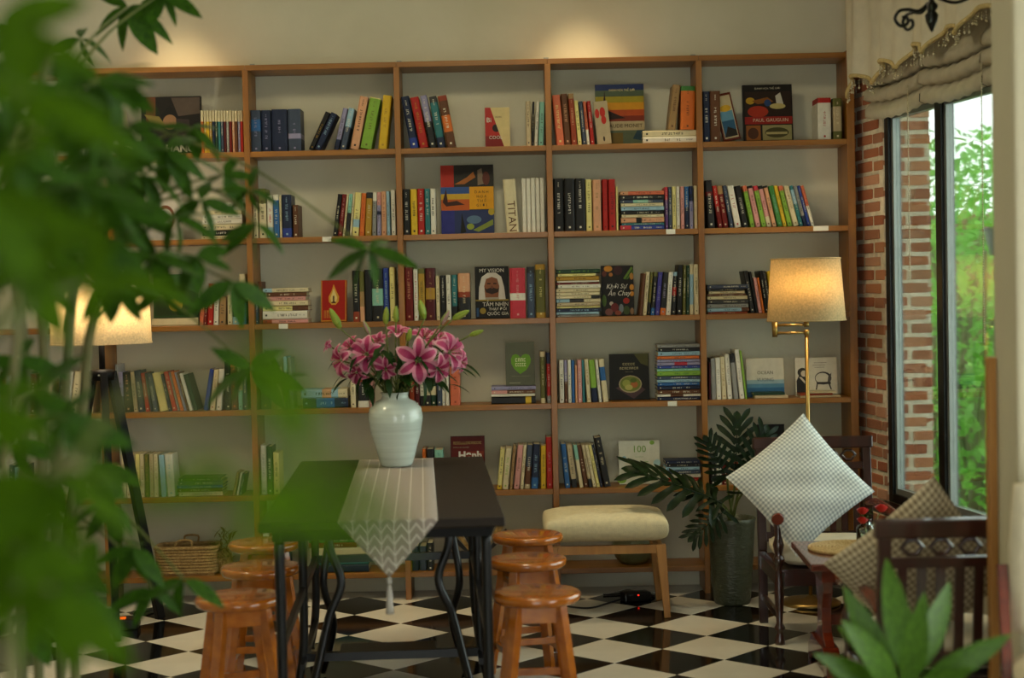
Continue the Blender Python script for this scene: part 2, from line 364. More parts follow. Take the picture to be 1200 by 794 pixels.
# plaster pillar with a wooden corner post
mb = MB(); mb.bb((1.322, 4.2, 0), (2.22, 4.4, CEIL)); struct(obj('wall_pillar', mb, M_pillar, bevel=.01))
mb = MB(); mb.bb((1.299, 4.375, 0), (1.3215, 4.41, 1.235)); struct(obj('trim_2', mb, M_oak, bevel=.002))

# ================================================================== bookcase
X0, PX, Z0, QZ, FR = .191, .70, 2.491, .3998, 7.46
DEP = .225; BT = .025; UT = .027
def rowz(j): return Z0-QZ*j if j < 6 else .118
def divx(i): return X0+PX*i
bc = thing('bookcase', 'tall orange-brown wooden bookcase of open bays covering the plaster wall', 'bookcase', (0, FR, 0))
for i in range(-4, 3):
    mb = MB(); w = .036 if i == 2 else UT
    mb.bb((divx(i)-w/2, 0, 0), (divx(i)+w/2, DEP, Z0+.02 if i == 2 else Z0-BT/2-.0005)); obj('upright', mb, M_shelf_v, bc, bevel=.0015)
for j in range(7):
    for i in range(-4, 2):
        a = divx(i)+UT/2+.0005; b = divx(i+1)-(.036 if i == 1 else UT)/2-.0005
        if j == 0: a -= UT/2; b += UT/2 if i < 1 else 0
        mb = MB(); mb.bb((a, .003, rowz(j)-BT/2), (b, DEP, rowz(j)+BT/2)); obj('shelf_board', mb, M_shelf_h, bc, bevel=.0015)
for x, j in ((383, 2), (786, 2), (962, 2), (332, 3), (788, 4), (83, 4)):
    p = at(x, pr((0, FR, rowz(j)))[1], FR); wd = .042 if x != 962 else .07
    for _ in range(2): p = at(x, pr((p.x, FR, rowz(j)))[1], FR)
    mb = MB(); mb.bb((p.x-wd/2, -.0015, rowz(j)-.011), (p.x+wd/2, .0025, rowz(j)+.012)); obj('shelf_ticket', mb, M_paper, bc)
for i in (-2, -1, 0, 1):
    mb = MB(); mb.bb((divx(i)-.012, .19, Z0+BT/2), (divx(i)+.012, DEP, Z0+BT/2+.003)); mb.bb((divx(i)-.012, DEP-.004, Z0+BT/2), (divx(i)+.012, DEP, Z0+BT/2+.035)); obj('wall_bracket', mb, M_alu, bc)

# ================================================================== books
PAL = dict(navy='1e2740', black='1b1a18', cream='cfc29c', white='d6d2c2', red='a5231b', darkred='691813', maroon='4f1a1c', blue='2e5f96', lightblue='8fb0c0', slate='3c4658', lavender='8c88a6',
           yellow='d2ae2c', gold='a8822c', paleyellow='d8cd84', lime='7ea63c', green='3f7a3a', darkgreen='1f3a28', olive='5f5f2c', teal='2f6d70', paleteal='83b8a4', orange='cb6a2a', coral='c9694a',
           peach='cf9a74', pink='c98f88', purple='5a3a6e', violet='403a86', brown='5d3a22', tan='9a7a50', grey='8a8a86', darkgrey='3d3c3a', beige='b5a482', charcoal='262626', cobalt='2c3f8c', rust='8a3a20', pinkred='b83340')
NICE = dict(darkred='dark red', lightblue='light blue', paleyellow='pale yellow', darkgreen='dark green', paleteal='pale teal', darkgrey='dark grey', pinkred='pinkish red', cobalt='cobalt blue')
def pc(c): return hexc(PAL.get(c, c))
BOOKS = []      # (object, row, bay, x, colour, pose)
br = random.Random(77)
YB = FR+.028
def Xof(px, z, Y):
    p = at(px, pr((0, Y, z))[1], Y)
    for _ in range(3): p = at(px, pr((p.x, Y, z))[1], Y)
    return p.x
def cover_mesh(t, h, d, lv):
    mb = MB(); b = min(.0022, t*.25); q = t/2
    pf = [(-q, d), (-q, .004), (-q*.7, 0), (q*.7, 0), (q, .004), (q, d), (q-b, d), (q-b, b+.003), (-q+b, b+.003), (-q+b, d)]
    zs = [lv[0][0]]+[l[1] for l in lv]; n = len(pf)
    for z in zs:
        for x, y in pf: mb.v.append((x, y, z))
    for k, l in enumerate(lv):
        for i in range(n): j = (i+1) % n; mb.face((k*n+i, k*n+j, (k+1)*n+j, (k+1)*n+i), l[2])
    K = len(lv)*n
    for A, B, C, D in ((0, 1, 8, 9), (1, 2, 3, 4), (1, 4, 7, 8), (4, 5, 6, 7)):
        mb.face((D, C, B, A), lv[0][2]); mb.face((K+A, K+B, K+C, K+D), lv[-1][2])
    return mb.mesh('book', M_book)
def pages(o, t, h, d):
    mb = MB(); b = min(.0024, t*.27); mb.bb((-t/2+b, .006, .003), (t/2-b, d-.004, h-.003)); link('pages', mb.mesh('pages', M_page), o)
def print_marks(o, t, h, ink, r):
    """small illegible lettering on a spine"""
    mb = MB(); w = t*.36; y = -.0005
    def word(z0, z1, w, xc=0):
        z = z0
        while z < z1:
            s = w*r.uniform(.5, .9)
            if r.random() > .16:
                a = r.choice((0, 1, 2)); x0, x1 = xc-w/2, xc+w/2; k = w*.2
                if a != 1: mb.poly([(x0, y, z), (x1, y, z), (x1, y, z+k), (x0, y, z+k)], ink)
                if a != 2: mb.poly([(x0, y, z+s*.55), (x1, y, z+s*.55), (x1, y, z+s*.55+k), (x0, y, z+s*.55+k)], ink)
                xm = r.choice((x0, x1-k, xc)); mb.poly([(xm, y, z), (xm+k, y, z), (xm+k, y, z+s*.7), (xm, y, z+s*.7)], ink)
            z += s+w*.22
    w = min(w, .011)
    word(h*r.uniform(.3, .42), h*r.uniform(.68, .8), w)
    if r.random() > .4: word(h*.82, h*.93, w*.55)
    mb.poly([(-w*.4, y, h*.06), (w*.4, y, h*.06), (w*.4, y, h*.06+w*.8), (-w*.4, y, h*.06+w*.8)], ink)
    link('spine_lettering', mb.mesh('spine_lettering', M_book), o)['kind'] = 'stuff'
def text(parent, body, size, org, R, U, col, name='lettering', align='CENTER', bold=0.0, shear=0.0, maxw=None):
    cu = bpy.data.curves.new('t', 'FONT'); cu.body = body; cu.size = size; cu.align_x = align; cu.align_y = 'CENTER'; cu.resolution_u = 2; cu.offset = bold; cu.shear = shear
    to = bpy.data.objects.new('t', cu); COL.objects.link(to)
    dg = bpy.context.evaluated_depsgraph_get(); me = bpy.data.meshes.new_from_object(to.evaluated_get(dg)); bpy.data.objects.remove(to)
    R, U, org = Vector(R), Vector(U), Vector(org); k = 1
    if maxw and me.vertices:
        xs = [v.co.x for v in me.vertices]; wd = max(xs)-min(xs)
        if wd > maxw: k = maxw/wd
    for v in me.vertices: v.co = org + R*(v.co.x*k) + U*v.co.y
    me.materials.clear(); me.materials.append(M_book)
    ca = me.color_attributes.new('Col', 'FLOAT_COLOR', 'CORNER'); ca.data.foreach_set('color', (list(pc(col))+[1.0])*len(me.loops))
    return link(name, me, parent)
def inkof(c):
    l = sum(a*b for a, b in zip(pc(c), (.3, .6, .1))); return 'ddd6bb' if l < .18 else '2b2620'
def make_book(t, h, d, col, top=None, bot=None, mid=None, ink='auto', title=None, tsize=None, tz=.5):
    base = pc(col); lv = []; z = 0; h0 = 0
    if bot: lv.append((0, h*bot[1], pc(bot[0]))); h0 = h*bot[1]
    h1 = h*(1-top[1]) if top else h
    if mid: a, b = h*mid[1], h*mid[2]; lv += [(h0, a, base), (a, b, pc(mid[0])), (b, h1, base)]
    else: lv.append((h0, h1, base))
    if top: lv.append((h1, h, pc(top[0])))
    o = link('book', cover_mesh(t, h, d, lv)); pages(o, t, h, d)
    if title: text(o, title, tsize or t*.62, (0, -.0006, h*tz), (0, 0, -1), (1, 0, 0), ink if ink != 'auto' else inkof(col), 'spine_lettering', maxw=h*.8)
    elif ink: print_marks(o, t, h, pc(ink if ink != 'auto' else inkof(col)), br)
    return o
def B(x0, x1, yt, lean, col, **k): return (x0, x1, yt, lean, col, k)
def shelf(row, bay, items, base=None, y=None):
    """upright or leaning books: bottom left and right pixel, top pixel, sideways lean of the top in pixels"""
    zt = (rowz(row)+BT/2) if base is None else base; Y = y or YB; L = []
    for x0, x1, yt, lean, col, k in items:
        a, b = Xof(x0, zt, Y), Xof(x1, zt, Y); top = at((x0+x1)/2+lean, yt, Y); h = top.z-zt
        th = math.atan2(top.x-(a+b)/2, h)
        if abs(th) < .03: th = 0
        L.append([a, b, h, th, col, k])
    lo, hi = divx(bay)+UT/2+.001, divx(bay+1)-UT/2-.001
    for n in range(len(L)-1, -1, -1):           # right-leaning: never push into the next one
        a, b, h, th, *_ = L[n]
        if b > hi: L[n][1] = b = hi
        lim = hi-b if n == len(L)-1 else min((L[n+1][0]-b) + math.tan(L[n+1][3])*min(h, L[n+1][2]), 9)
        if math.tan(th)*h > max(lim, 0) and th > 0: L[n][3] = math.atan2(max(lim, 0), h)
    for n in range(len(L)):
        a, b, h, th, *_ = L[n]
        if a < lo: L[n][0] = a = lo
        lim = a-lo if n == 0 else (a-L[n-1][1]) - math.tan(L[n-1][3])*min(h, L[n-1][2])
        if th < 0 and -math.tan(th)*h > max(lim, 0): L[n][3] = -math.atan2(max(lim, 0), h)
    for n, (a, b, h, th, col, k) in enumerate(L):
        k = dict(k); dy = k.pop('dy', 0); d = k.pop('d', .135+br.uniform(-.006, .012)); note = k.pop('note', None); c = math.cos(th)
        t = max((b-a)*c*.985-.0004, .003); hh = max(h-(t*abs(math.sin(th))), .03)/c
        o = make_book(t, hh, d, col, **k); o.location = ((a+b)/2, Y+br.uniform(0, .008)+dy, zt+t/2*abs(math.sin(th))+.0004); o.rotation_euler = (0, th, 0)
        BOOKS.append([o, row, bay, (a+b)/2, col, 'leaning' if abs(th) > .05 else 'upright', note or k.get('title')])
def stack(row, bay, x0, x1, items, y=None, base=None, on='the shelf board'):
    """books lying flat, from the bottom: (thickness in pixels, colour, inset left, inset right, extras)"""
    z = (rowz(row)+BT/2 if base is None else base)+.0004; Y = y or YB; n = 0
    for it in items:
        th, col = it[0], it[1]; i0, i1 = (it[2], it[3]) if len(it) > 3 else (br.uniform(0, 2), br.uniform(0, 2)); k = dict(it[4]) if len(it) > 4 else {}
        t = th*Y/FPX*.97; a, b = Xof(x0+i0, z, Y), Xof(x1-i1, z, Y); a = max(a, divx(bay)+UT/2+.001); b = min(b, divx(bay+1)-UT/2-.001)
        o = make_book(t, b-a, .14+br.uniform(-.01, .01), col, **k); o.location = (a, Y+br.uniform(0, .008), z+t/2); o.rotation_euler = (0, PI/2, 0); z += t+.0004; n += 1
        BOOKS.append([o, row, bay, (a+b)/2, col, 'stack%d' % n, None])
    return z
FACE_N = []
def facebook(row, bay, x0, x1, yt, col, label, art=(), texts=(), base=None, y=None, tilt=7, thick=.018, roll=0, yaw=0, ybot=None):
    zt = (rowz(row)+BT/2) if base is None else base; Y = y or FR+.11
    a, b = Xof(x0, zt, Y), Xof(x1, zt, Y); h = (at((x0+x1)/2, yt, Y).z-zt)/math.cos(math.radians(tilt)); w = b-a
    o = thing('display_book', label, 'book', ((a+b)/2, Y, zt+.0008+thick*math.sin(math.radians(tilt))+w/2*abs(math.sin(roll))), yaw, 'books shown face-out'); o.rotation_euler = Euler((-math.radians(tilt), roll, yaw))
    c = pc(col); bt = .002
    for nm, y0 in (('front_cover', 0), ('back_cover', thick-bt)):
        mb = MB(); mb.bb((-w/2, y0, 0), (w/2, y0+bt, h), c); obj(nm, mb, M_book, o)
    mb = MB(); mb.bb((-w/2, bt, 0), (-w/2+bt, thick-bt, h), c); obj('spine', mb, M_book, o)
    mb = MB(); mb.bb((-w/2+bt, bt, .003), (w/2-.003, thick-bt, h-.003)); obj('pages', mb, M_page, o)
    if art:
        mb = MB(); k = 1
        P = lambda u, v: ((u-.5)*w, -.00025*k, v*h)
        for s in art:
            cc = pc(s[-1])
            if s[0] == 'r': _, u0, v0, u1, v1, _c = s; mb.poly([P(u0, v0), P(u1, v0), P(u1, v1), P(u0, v1)], cc)
            elif s[0] == 'e':
                _, cu, cv, ru, rv, _c = s; mb.poly([P(cu+ru*math.cos(q*PI/10), cv+rv*math.sin(q*PI/10)) for q in range(20)], cc)
            elif s[0] == 'm':       # a line of letters too small to read
                _, u0, v0, u1, v1, n_, _c = s; r = random.Random(n_+int(u0*99)); cw = (u1-u0)/n_
                for q in range(n_):
                    a = u0+q*cw; e = cw*.22; mb.poly([P(a, v0), P(a+e, v0), P(a+e, v1), P(a, v1)], cc)
                    if r.random() > .3: mb.poly([P(a+e, v1-(v1-v0)*.25), P(a+cw*.72, v1-(v1-v0)*.25), P(a+cw*.72, v1), P(a+e, v1)], cc)
                    if r.random() > .5: mb.poly([P(a+cw*.5, v0), P(a+cw*.72, v0), P(a+cw*.72, v1), P(a+cw*.5, v1)], cc)
                    else: mb.poly([P(a+e, v0), P(a+cw*.72, v0), P(a+cw*.72, v0+(v1-v0)*.22), P(a+e, v0+(v1-v0)*.22)], cc)
            elif s[0] == 'p': mb.poly([P(*q) for q in s[1]], cc)
            k += .4
        obj('cover_print', mb, M_book, o)['kind'] = 'stuff'
    for tx in texts:
        body, u, v, sz, tc_ = tx[:5]; kw = tx[5] if len(tx) > 5 else {}
        text(o, body, sz*h, ((u-.5)*w, -.0035, v*h), (1, 0, 0), (0, 0, 1), tc_, **kw)
    return o
# ------------------------------------------------------------------ top shelf (row 1); bays -4 .. 1 run towards the brick wall
shelf(1, -4, [B(84, 88, 134, 10, 'cream'), B(88, 90.5, 134, 10, 'darkred'), B(91, 97, 125, 12, 'white'), B(98, 102, 126, 11, 'grey')])
shelf(1, -3, [B(132, 137, 126, -7, 'white', ink='grey'), B(137, 142, 127, -7, 'white', ink='grey'), B(142, 147, 127, -7, 'cream', ink='grey')])
facebook(1, -3, 166, 236, 113, '16100d', 'large dark album showing a covered head, face-out on the top shelf', tilt=5, thick=.022,
         art=[('r', .08, .55, .24, 1, '6e3f22'), ('p', [(.34, .15), (.62, .2), (.66, .62), (.48, .85), (.34, .7)], '0c0908'), ('e', .48, .56, .12, .13, '9a7350'), ('p', [(.5, .98), (.98, .98), (.98, .7), (.62, .66)], '57493f'), ('p', [(.58, .62), (.8, .6), (.84, .3), (.6, .28)], '352b28'), ('p', [(.05, .7), (.3, .66), (.42, .48), (.2, .5)], '8a7a3a')],
         texts=[('HANOI', .68, .1, .17, 'd9d0b8', {'bold': .002})])
VC = 'orange yellow yellow gold navy darkgreen teal slate maroon grey darkred peach brown lavender red'.split()
shelf(1, -3, [B(236+i*3.3, 239.2+i*3.3, 129.5, -1, c, top=('cream', .26), ink=('white' if i % 2 else None), note='slim set volume') for i, c in enumerate(VC)])
shelf(1, -2, [B(292.5, 306, 129, -1, 'slate', ink='lavender', mid=('blue', .5, .78), note='thick'), B(307, 318, 129, -1, 'navy', ink='lavender', note='thick'), B(319, 337, 128, -1, 'navy', ink='lavender', note='thickest'), B(338, 353, 127.5, -1, 'slate', ink='lavender', note='thick', mid=('lavender', .3, .42)),
              B(361, 367.5, 130, 21, 'black', ink='gold'), B(368, 376, 131, 21, 'navy', ink='lightblue'), B(391, 397, 126, 11, 'lavender', bot=('navy', .25)), B(398, 405, 126, 11, 'slate', top=('lightblue', .45)), B(410, 420, 112, 12, 'peach', ink='black'), B(422, 435, 113, 12, 'lime', ink='olive', top=('paleyellow', .02)), B(443, 453, 111, 6, 'yellow', ink='gold')])
shelf(1, -1, [B(481, 490.5, 112, -12.5, 'navy', bot=('cobalt', .2)), B(492, 502, 113, -12, 'red', ink='gold'), B(503.5, 511.5, 111, -12, 'charcoal', top=('lavender', .5)), B(513, 522, 112, -11, 'teal', mid=('navy', .0001, .2), top=('darkgrey', .12)), B(524, 534.5, 111, -12, 'brown', mid=('orange', .3, .62), top=('rust', .1))])
facebook(1, -1, 569, 598, 126, 'red', 'small red book with a folded cream jacket flap, face-out on the top shelf', tilt=3, y=FR+.06, thick=.016,
         art=[('r', 0, 0, .75, .28, '7a1712'), ('e', .45, .48, .16, .1, '241512'), ('p', [(.22, 1), (1, 1), (1, 0), (.76, 0)], 'cbb780'), ('m', .42, .74, .68, .78, 7, '5a4a2c')], texts=[('Bi', .16, .68, .17, 'ddd8c8'), ('COOL', .42, .24, .12, 'd8cfc0')])
shelf(1, -1, [B(617, 622.5, 118.5, 0, 'beige'), B(623, 625.5, 119, 1, 'black'), B(626, 630, 118.5, 3, 'white'), B(631, 637, 119, 4, 'paleteal')])
shelf(1, 0, [B(652.5, 661.5, 111, -5.5, 'coral', ink='paleyellow'), B(662, 669.5, 109.5, -5, 'brown', ink='peach'), B(670, 676.5, 109.5, -4.5, 'rust', ink='peach', top=('tan', .1)), B(677.5, 682, 117.5, -5, 'paleyellow'), B(683, 687.5, 118.5, -5, 'slate'), B(688, 691.5, 118.5, -5, 'coral', bot=('white', .35)), B(692.5, 697, 118, -5, 'red', ink='white')])
facebook(1, 0, 700.5, 717, 119, 'beige', 'small beige book with three red fruit shapes, propped beside the sunset album', tilt=4, y=FR+.045, thick=.012, roll=-.09,
         art=[('e', .2, .72, .16, .11, 'b8281c'), ('e', .58, .74, .2, .12, 'b8281c'), ('e', .62, .56, .18, .1, 'b8281c'), ('e', .5, .12, .07, .06, '3d3226')])
facebook(1, 0, 699, 756, 98.5, '1d2a4a', 'album with a glowing sunset panorama and cream title band, face-out on the top shelf', tilt=6, thick=.02,
         art=[('r', 0, .9, 1, 1, '202f5c'), ('r', 0, .8, 1, .9, '4d5a44'), ('r', 0, .7, 1, .8, '9a8a1f'), ('r', 0, .58, 1, .7, 'c98a16'), ('r', 0, .48, 1, .58, 'b0481a'), ('r', 0, .38, 1, .48, '7c2c16'), ('p', [(.02, .45), (.14, .56), (.19, .9), (.23, .58), (.45, .5), (.62, .44), (.3, .42)], '2e1a14'), ('r', 0, .24, 1, .39, 'b29f78'), ('r', 0, 0, 1, .24, '566048'), ('r', .3, .02, .55, .2, '6f5a22'), ('p', [(.75, .1), (1, .06), (1, .24), (.85, .24)], '26404c')],
         texts=[('CLAUDE MONET', .55, .31, .085, '4a3a24', {'maxw': .2}), ('DANH HỌA THẾ GIỚI', .55, .9, .05, 'd8c890', {'maxw': .12})])
zs = stack(1, 0, 753.5, 818, [(7.6, 'white', 0, 0), (7.6, 'cream', 0, .5)])
shelf(1, 0, [B(783, 792, 98.5, 7, 'tan', ink='brown'), B(797.5, 814, 100.5, 1, 'orange', ink='brown', top=('green', .11))], base=zs)
shelf(1, 1, [B(824.5, 832.5, 107, -1, 'navy', ink='white', note='thick'), B(833, 845, 106.5, -1, 'brown', ink='white', note='thick')])
facebook(1, 1, 848, 869, 110.5, '5d2316', 'red-framed picture book with a blue and yellow landscape, leaning on its neighbours', tilt=4, y=FR+.06, thick=.014, roll=-.2, yaw=.25,
         art=[('r', .08, .05, .92, .95, 'b8a886'), ('r', .12, .08, .88, .5, '2f5470'), ('r', .12, .42, .88, .62, '5f8aa0'), ('e', .5, .68, .34, .07, 'c29a2c'), ('p', [(.12, .08), (.88, .08), (.88, .2), (.4, .3)], '2a2420')])
facebook(1, 1, 872, 930, 99, '17130f', 'glossy dark album with a red dog scene and red title band, face-out on top shelf', tilt=6, thick=.022,
         art=[('r', .04, .45, .97, .88, '2a1c14'), ('e', .15, .72, .09, .06, 'b08a20'), ('e', .3, .53, .21, .1, '9a2c16'), ('p', [(.18, .72), (.5, .78), (.62, .7), (.3, .66)], '7a4a18'), ('p', [(.66, .8), (.76, .86), (.82, .66), (.74, .6), (.68, .66)], 'b9b3a4'), ('e', .7, .62, .16, .05, 'b5a568'), ('e', .5, .68, .07, .06, '27406e'), ('r', .03, .31, .99, .44, '8c1f18'), ('r', .05, .03, .34, .29, '8a5320'), ('e', .19, .15, .11, .1, '4a2a18'), ('r', .38, .03, .97, .29, '8d8458'), ('e', .67, .16, .24, .09, '45401f'), ('r', .45, .13, .88, .17, 'a99c6a')],
         texts=[('PAUL GAUGUIN', .55, .375, .085, 'd0b8a0', {'maxw': .2}), ('DANH HỌA THẾ GIỚI', .5, .93, .045, 'c0b8a0', {'maxw': .13})])
shelf(1, 1, [B(959, 974.5, 114.5, -1.5, 'white', ink='red', top=('red', .12), note='thick'), B(977, 987, 115, -1, 'olive', ink='cream', mid=('beige', .2, .8), note='thick')])

# ------------------------------------------------------------------ second shelf (row 2)
shelf(2, -4, [B(80, 86, 238, 0, 'white', bot=('red', .4)), B(87, 91, 240, 0, 'coral'), B(92, 98, 240, 0, 'blue'), B(99, 106, 236, 0, 'beige')])
shelf(2, -3, [B(127, 134, 222, -5, 'orange'), B(135, 141, 224, -6, 'tan'), B(146, 151, 233, -8, 'yellow', top=('yellow', .2)), B(151.5, 157, 233, -8, 'blue', ink='white')])
facebook(2, -3, 172, 214, 224, 'bdb6a8', 'pale grey album with a brown twig ring on its cover, face-out', tilt=6, thick=.02,
         art=[('e', .52, .45, .27, .26, '6e3f28'), ('e', .52, .45, .2, .19, 'bdb6a8'), ('e', .3, .6, .06, .05, '6e3f28')])
stack(2, -3, 236, 284, [(4, 'cream', 0, 6), (6.5, 'black', 1, 8, dict(ink='white')), (7, 'cream'), (6, 'white'), (5.5, 'white'), (5, 'cream'), (5, 'white'), (4, 'white', 3, 1)])
shelf(2, -2, [B(297, 302.5, 237, 0, 'cream'), B(304, 312.5, 221, -1, 'cream', top=('olive', .3), note='tall'), B(313.5, 320.5, 229, -1, 'white', bot=('lightblue', .25), ink='pinkred'), B(321, 327.5, 228.5, -1.5, 'blue', top=('white', .12)), B(328, 330.5, 229, -2, 'cream'), B(331, 342, 228, -2, 'navy', ink='lightblue', bot=('cobalt', .22)), B(343.5, 350, 240, 0, 'brown'),
              B(390, 395, 227, 7, 'black'), B(395.5, 401, 227, 6, 'darkred', ink='pink'), B(401.5, 404, 227, 6, 'cream'), B(404.5, 409, 227, 5.5, 'paleteal', bot=('charcoal', .55)), B(409.5, 412, 226, 5, 'cream'), B(412.5, 420, 225, 4, 'paleyellow', mid=('lightblue', .2, .38)), B(421, 426.5, 226, 3.5, 'orange', ink='red'), B(427.5, 435, 225, 3, 'gold', ink='cream', top=('charcoal', .14)), B(436, 441, 225, 2, 'grey', top=('white', .2)), B(442, 446.5, 225, 1.5, 'lavender', top=('pink', .3), mid=('navy', .48, .56)), B(447, 453, 224, 1, 'peach', ink='rust'), B(453.5, 457.5, 224, 0, 'lightblue', ink='slate'), B(459, 464, 222.5, 0, 'white')])
shelf(2, -1, [B(473, 481, 221.5, -1, 'black', ink='white'), B(481.8, 489.6, 221.5, -1, 'yellow', ink='black'), B(490, 498, 221, -1, 'red', ink='white'), B(498.5, 504.5, 221, -1, 'teal', ink='white'), B(505, 511, 221, -1, 'white', ink='black')])
facebook(2, -1, 517.5, 579.5, 193.5, '16130f', 'big art album of three colour strips with a yellow title square, face-out', tilt=6, thick=.026,
         art=[('r', 0, .68, .25, 1, 'a82818'), ('r', .25, .68, 1, 1, '24201a'), ('p', [(.26, .72), (.5, .82), (.62, .9), (.66, .82), (.45, .72)], '9a5a20'), ('p', [(.7, .92), (.78, .95), (.82, .72), (.7, .7)], '7c6a58'), ('e', .86, .8, .07, .1, '5a2a1c'), ('r', 0, .34, .54, .68, 'b5561c'), ('r', 0, .56, .54, .68, '30508a'), ('r', 0, .5, .54, .58, 'c09a2a'), ('p', [(.03, .46), (.1, .66), (.13, .46), (.3, .48), (.45, .42), (.1, .4)], '3a1c14'), ('r', .54, .35, 1, .68, 'd99a12'), ('r', 0, 0, 1, .34, '28345e'), ('r', 0, 0, .25, .34, '2a2e78'), ('e', .55, .1, .07, .045, '8a9a3c'), ('e', .62, .2, .14, .06, '54708c'), ('p', [(.6, .05), (.98, .2), (.98, .12), (.7, .02)], '7c8a3a'), ('p', [(.36, 0), (.39, .3), (.47, .02)], '14140f'), ('e', .95, .31, .06, .05, 'b09a2a')],
         texts=[('D A N H', .77, .6, .055, '4a3208'), ('H Ọ A', .77, .535, .055, '4a3208'), ('T H Ế', .77, .47, .055, '4a3208'), ('G I Ớ I', .77, .405, .055, '4a3208')])
shelf(2, -1, [B(594, 608.5, 209.5, -5, 'cream', ink='brown', title='TITAN', tsize=.05, tz=.3, note='thick'), *[B(612.5+i*5.3, 617.5+i*5.3, 209-.2*i, -1, 'white', ink=None, note='plain dotted set volume') for i in range(5)]])
shelf(2, 0, [*[B(649.5+i*12.6, 661.2+i*12.6, 209, -1, 'black', ink='white', note='tall thick') for i in range(3)], B(687.5, 694.5, 210, -1, 'paleyellow', ink='olive'), B(695.5, 705, 210.5, -1, 'peach', ink='tan'), B(707, 713, 210, -1, 'red', ink='darkred'), B(714, 722, 210, -1, 'red', ink='black'), B(722.6, 725, 218.5, -1, 'paleyellow', ink=None)])
stack(2, 0, 727, 778.5, [(5.5, 'cobalt', 0, 0, dict(bot=('pinkred', .25))), (3, 'teal', 2, 0), (6, 'peach', 1, 0, dict(mid=('black', .35, .48))), (3.8, 'cream'), (4.3, 'black', 1, 1), (5, 'lightblue', 1, 0), (4, 'cream'), (4, 'slate', 0, 1, dict(mid=('paleteal', .3, .65))), (5.5, 'charcoal', 0, 0), (4.6, 'coral', 0, 0, dict(bot=('peach', .18)))])
shelf(2, 0, [B(780, 783.5, 219, -1, 'purple', top=('pinkred', .3)), B(784, 788, 219, -1, 'slate'), B(788.5, 793, 218.5, -1, 'paleyellow'), B(793.5, 797.5, 218.5, -1, 'white', ink='olive'), B(798.2, 802.5, 218.5, -1, 'pink'), B(803, 808, 218.5, -1, 'blue', bot=('navy', .5)), B(808.4, 813, 218, -1, 'lavender', top=('navy', .35), ink='cobalt'), B(814, 819, 217.5, -1, 'cream', ink='pink')])
F2 = [('red', dict(bot=('darkred', .5))), ('darkred', dict(ink='cream', top=('tan', .2))), ('slate', {}), ('white', dict(ink='red')), ('black', dict(ink='white')), ('lime', dict(top=('coral', .14))), ('pink', dict(top=('black', .06), ink='brown')), ('lime', dict(top=('pinkred', .12))), ('pink', dict(top=('black', .08), bot=('cream', .25), ink='darkred')), ('peach', dict(top=('black', .05))), ('green', dict(ink='paleteal')), ('yellow', dict(ink='green')), ('lime', dict(top=('coral', .12))), ('cream', dict(ink='tan')), ('teal', dict(mid=('lightblue', .55, .9))), ('grey', dict(bot=('navy', .25))), ('cobalt', {}), ('white', dict(top=('coral', .5)))]
FX = [(842, 847.5), (848, 854.5), (855.5, 860), (861.5, 869), (870.5, 877.5), (880, 885), (886, 892), (893, 898.5), (899, 904.5), (905.5, 910.5), (911.5, 917.5), (918, 922.5), (923.5, 929), (930, 936.5), (937, 941.5), (942, 946.5), (947, 950.5), (951, 955)]
shelf(2, 1, [B(830, 838, 211, -4, 'charcoal', mid=('darkred', .68, .76), note='tall')]+[B(a, b, 217, -9-i*.25, c, **k) for i, ((a, b), (c, k)) in enumerate(zip(FX, F2))])

# ------------------------------------------------------------------ third shelf (row 3)
zs = stack(3, -3, 178, 232, [(9, 'cream', 0, 0, dict(ink=None))])
facebook(3, -3, 180, 232, 322, '24401c', 'green photo album with a round gold seal, propped on a thick cream book', base=zs, tilt=8, thick=.02, y=FR+.05,
         art=[('r', .04, .05, .96, .4, '1c3214'), ('e', .5, .3, .16, .16, 'a8902c'), ('p', [(0, .5), (.5, .75), (1, .55), (1, 1), (0, 1)], '35592a')])
shelf(3, -3, [B(233.5, 238, 350, 3, 'coral'), B(238.5, 242, 348, 4, 'darkred'), B(242.5, 249.5, 332, 4, 'red', ink='cream'), B(250, 255.5, 336, 2, 'white', ink='black'), B(256, 264, 347, 1, 'tan'), B(266.5, 272, 346, 1, 'cream'), B(272.5, 280, 344, 0, 'charcoal', bot=('lightblue', .25)), B(281.5, 289, 321, -1, 'cream', bot=('blue', .42), mid=('black', .42, .5), note='tall')])
shelf(3, -2, [B(298.5, 303, 336, -1, 'slate', top=('black', .4)), B(303.5, 307.5, 330, -1, 'brown', ink=None)])
stack(3, -2, 308, 361, [(5, 'pink', 0, 0, dict(bot=('rust', .2))), (10, 'white', 0, 1), (6, 'paleyellow', 0, 0, dict(top=('brown', .35))), (6, 'cream', 1, 0), (5, 'pink', 0, 3), (5, 'brown', 4, 2), (5, 'cream', 0, 0, dict(bot=('lightblue', .2)))])
facebook(3, -2, 376, 406, 329, 'a81e14', 'red book with a golden flame around a candle, face-out beside the lilies', tilt=7, thick=.022, yaw=-.1,
         art=[('r', .0, .0, .04, 1, 'c98a2c'), ('r', .0, .0, 1, .03, 'c98a2c'), ('r', .96, .0, 1, 1, 'c98a2c'), ('p', [(.5, .9), (.62, .72), (.72, .6), (.7, .48), (.58, .4), (.42, .4), (.31, .48), (.3, .6), (.42, .74)], 'd9a03a'), ('p', [(.5, .8), (.58, .68), (.64, .57), (.6, .47), (.5, .43), (.4, .47), (.37, .57), (.44, .68)], 'e6cf86'), ('r', .47, .47, .53, .62, '4a2410'), ('e', .5, .46, .1, .02, '4a2410'), ('m', .12, .08, .46, .27, 3, 'c98a3a')],
         )
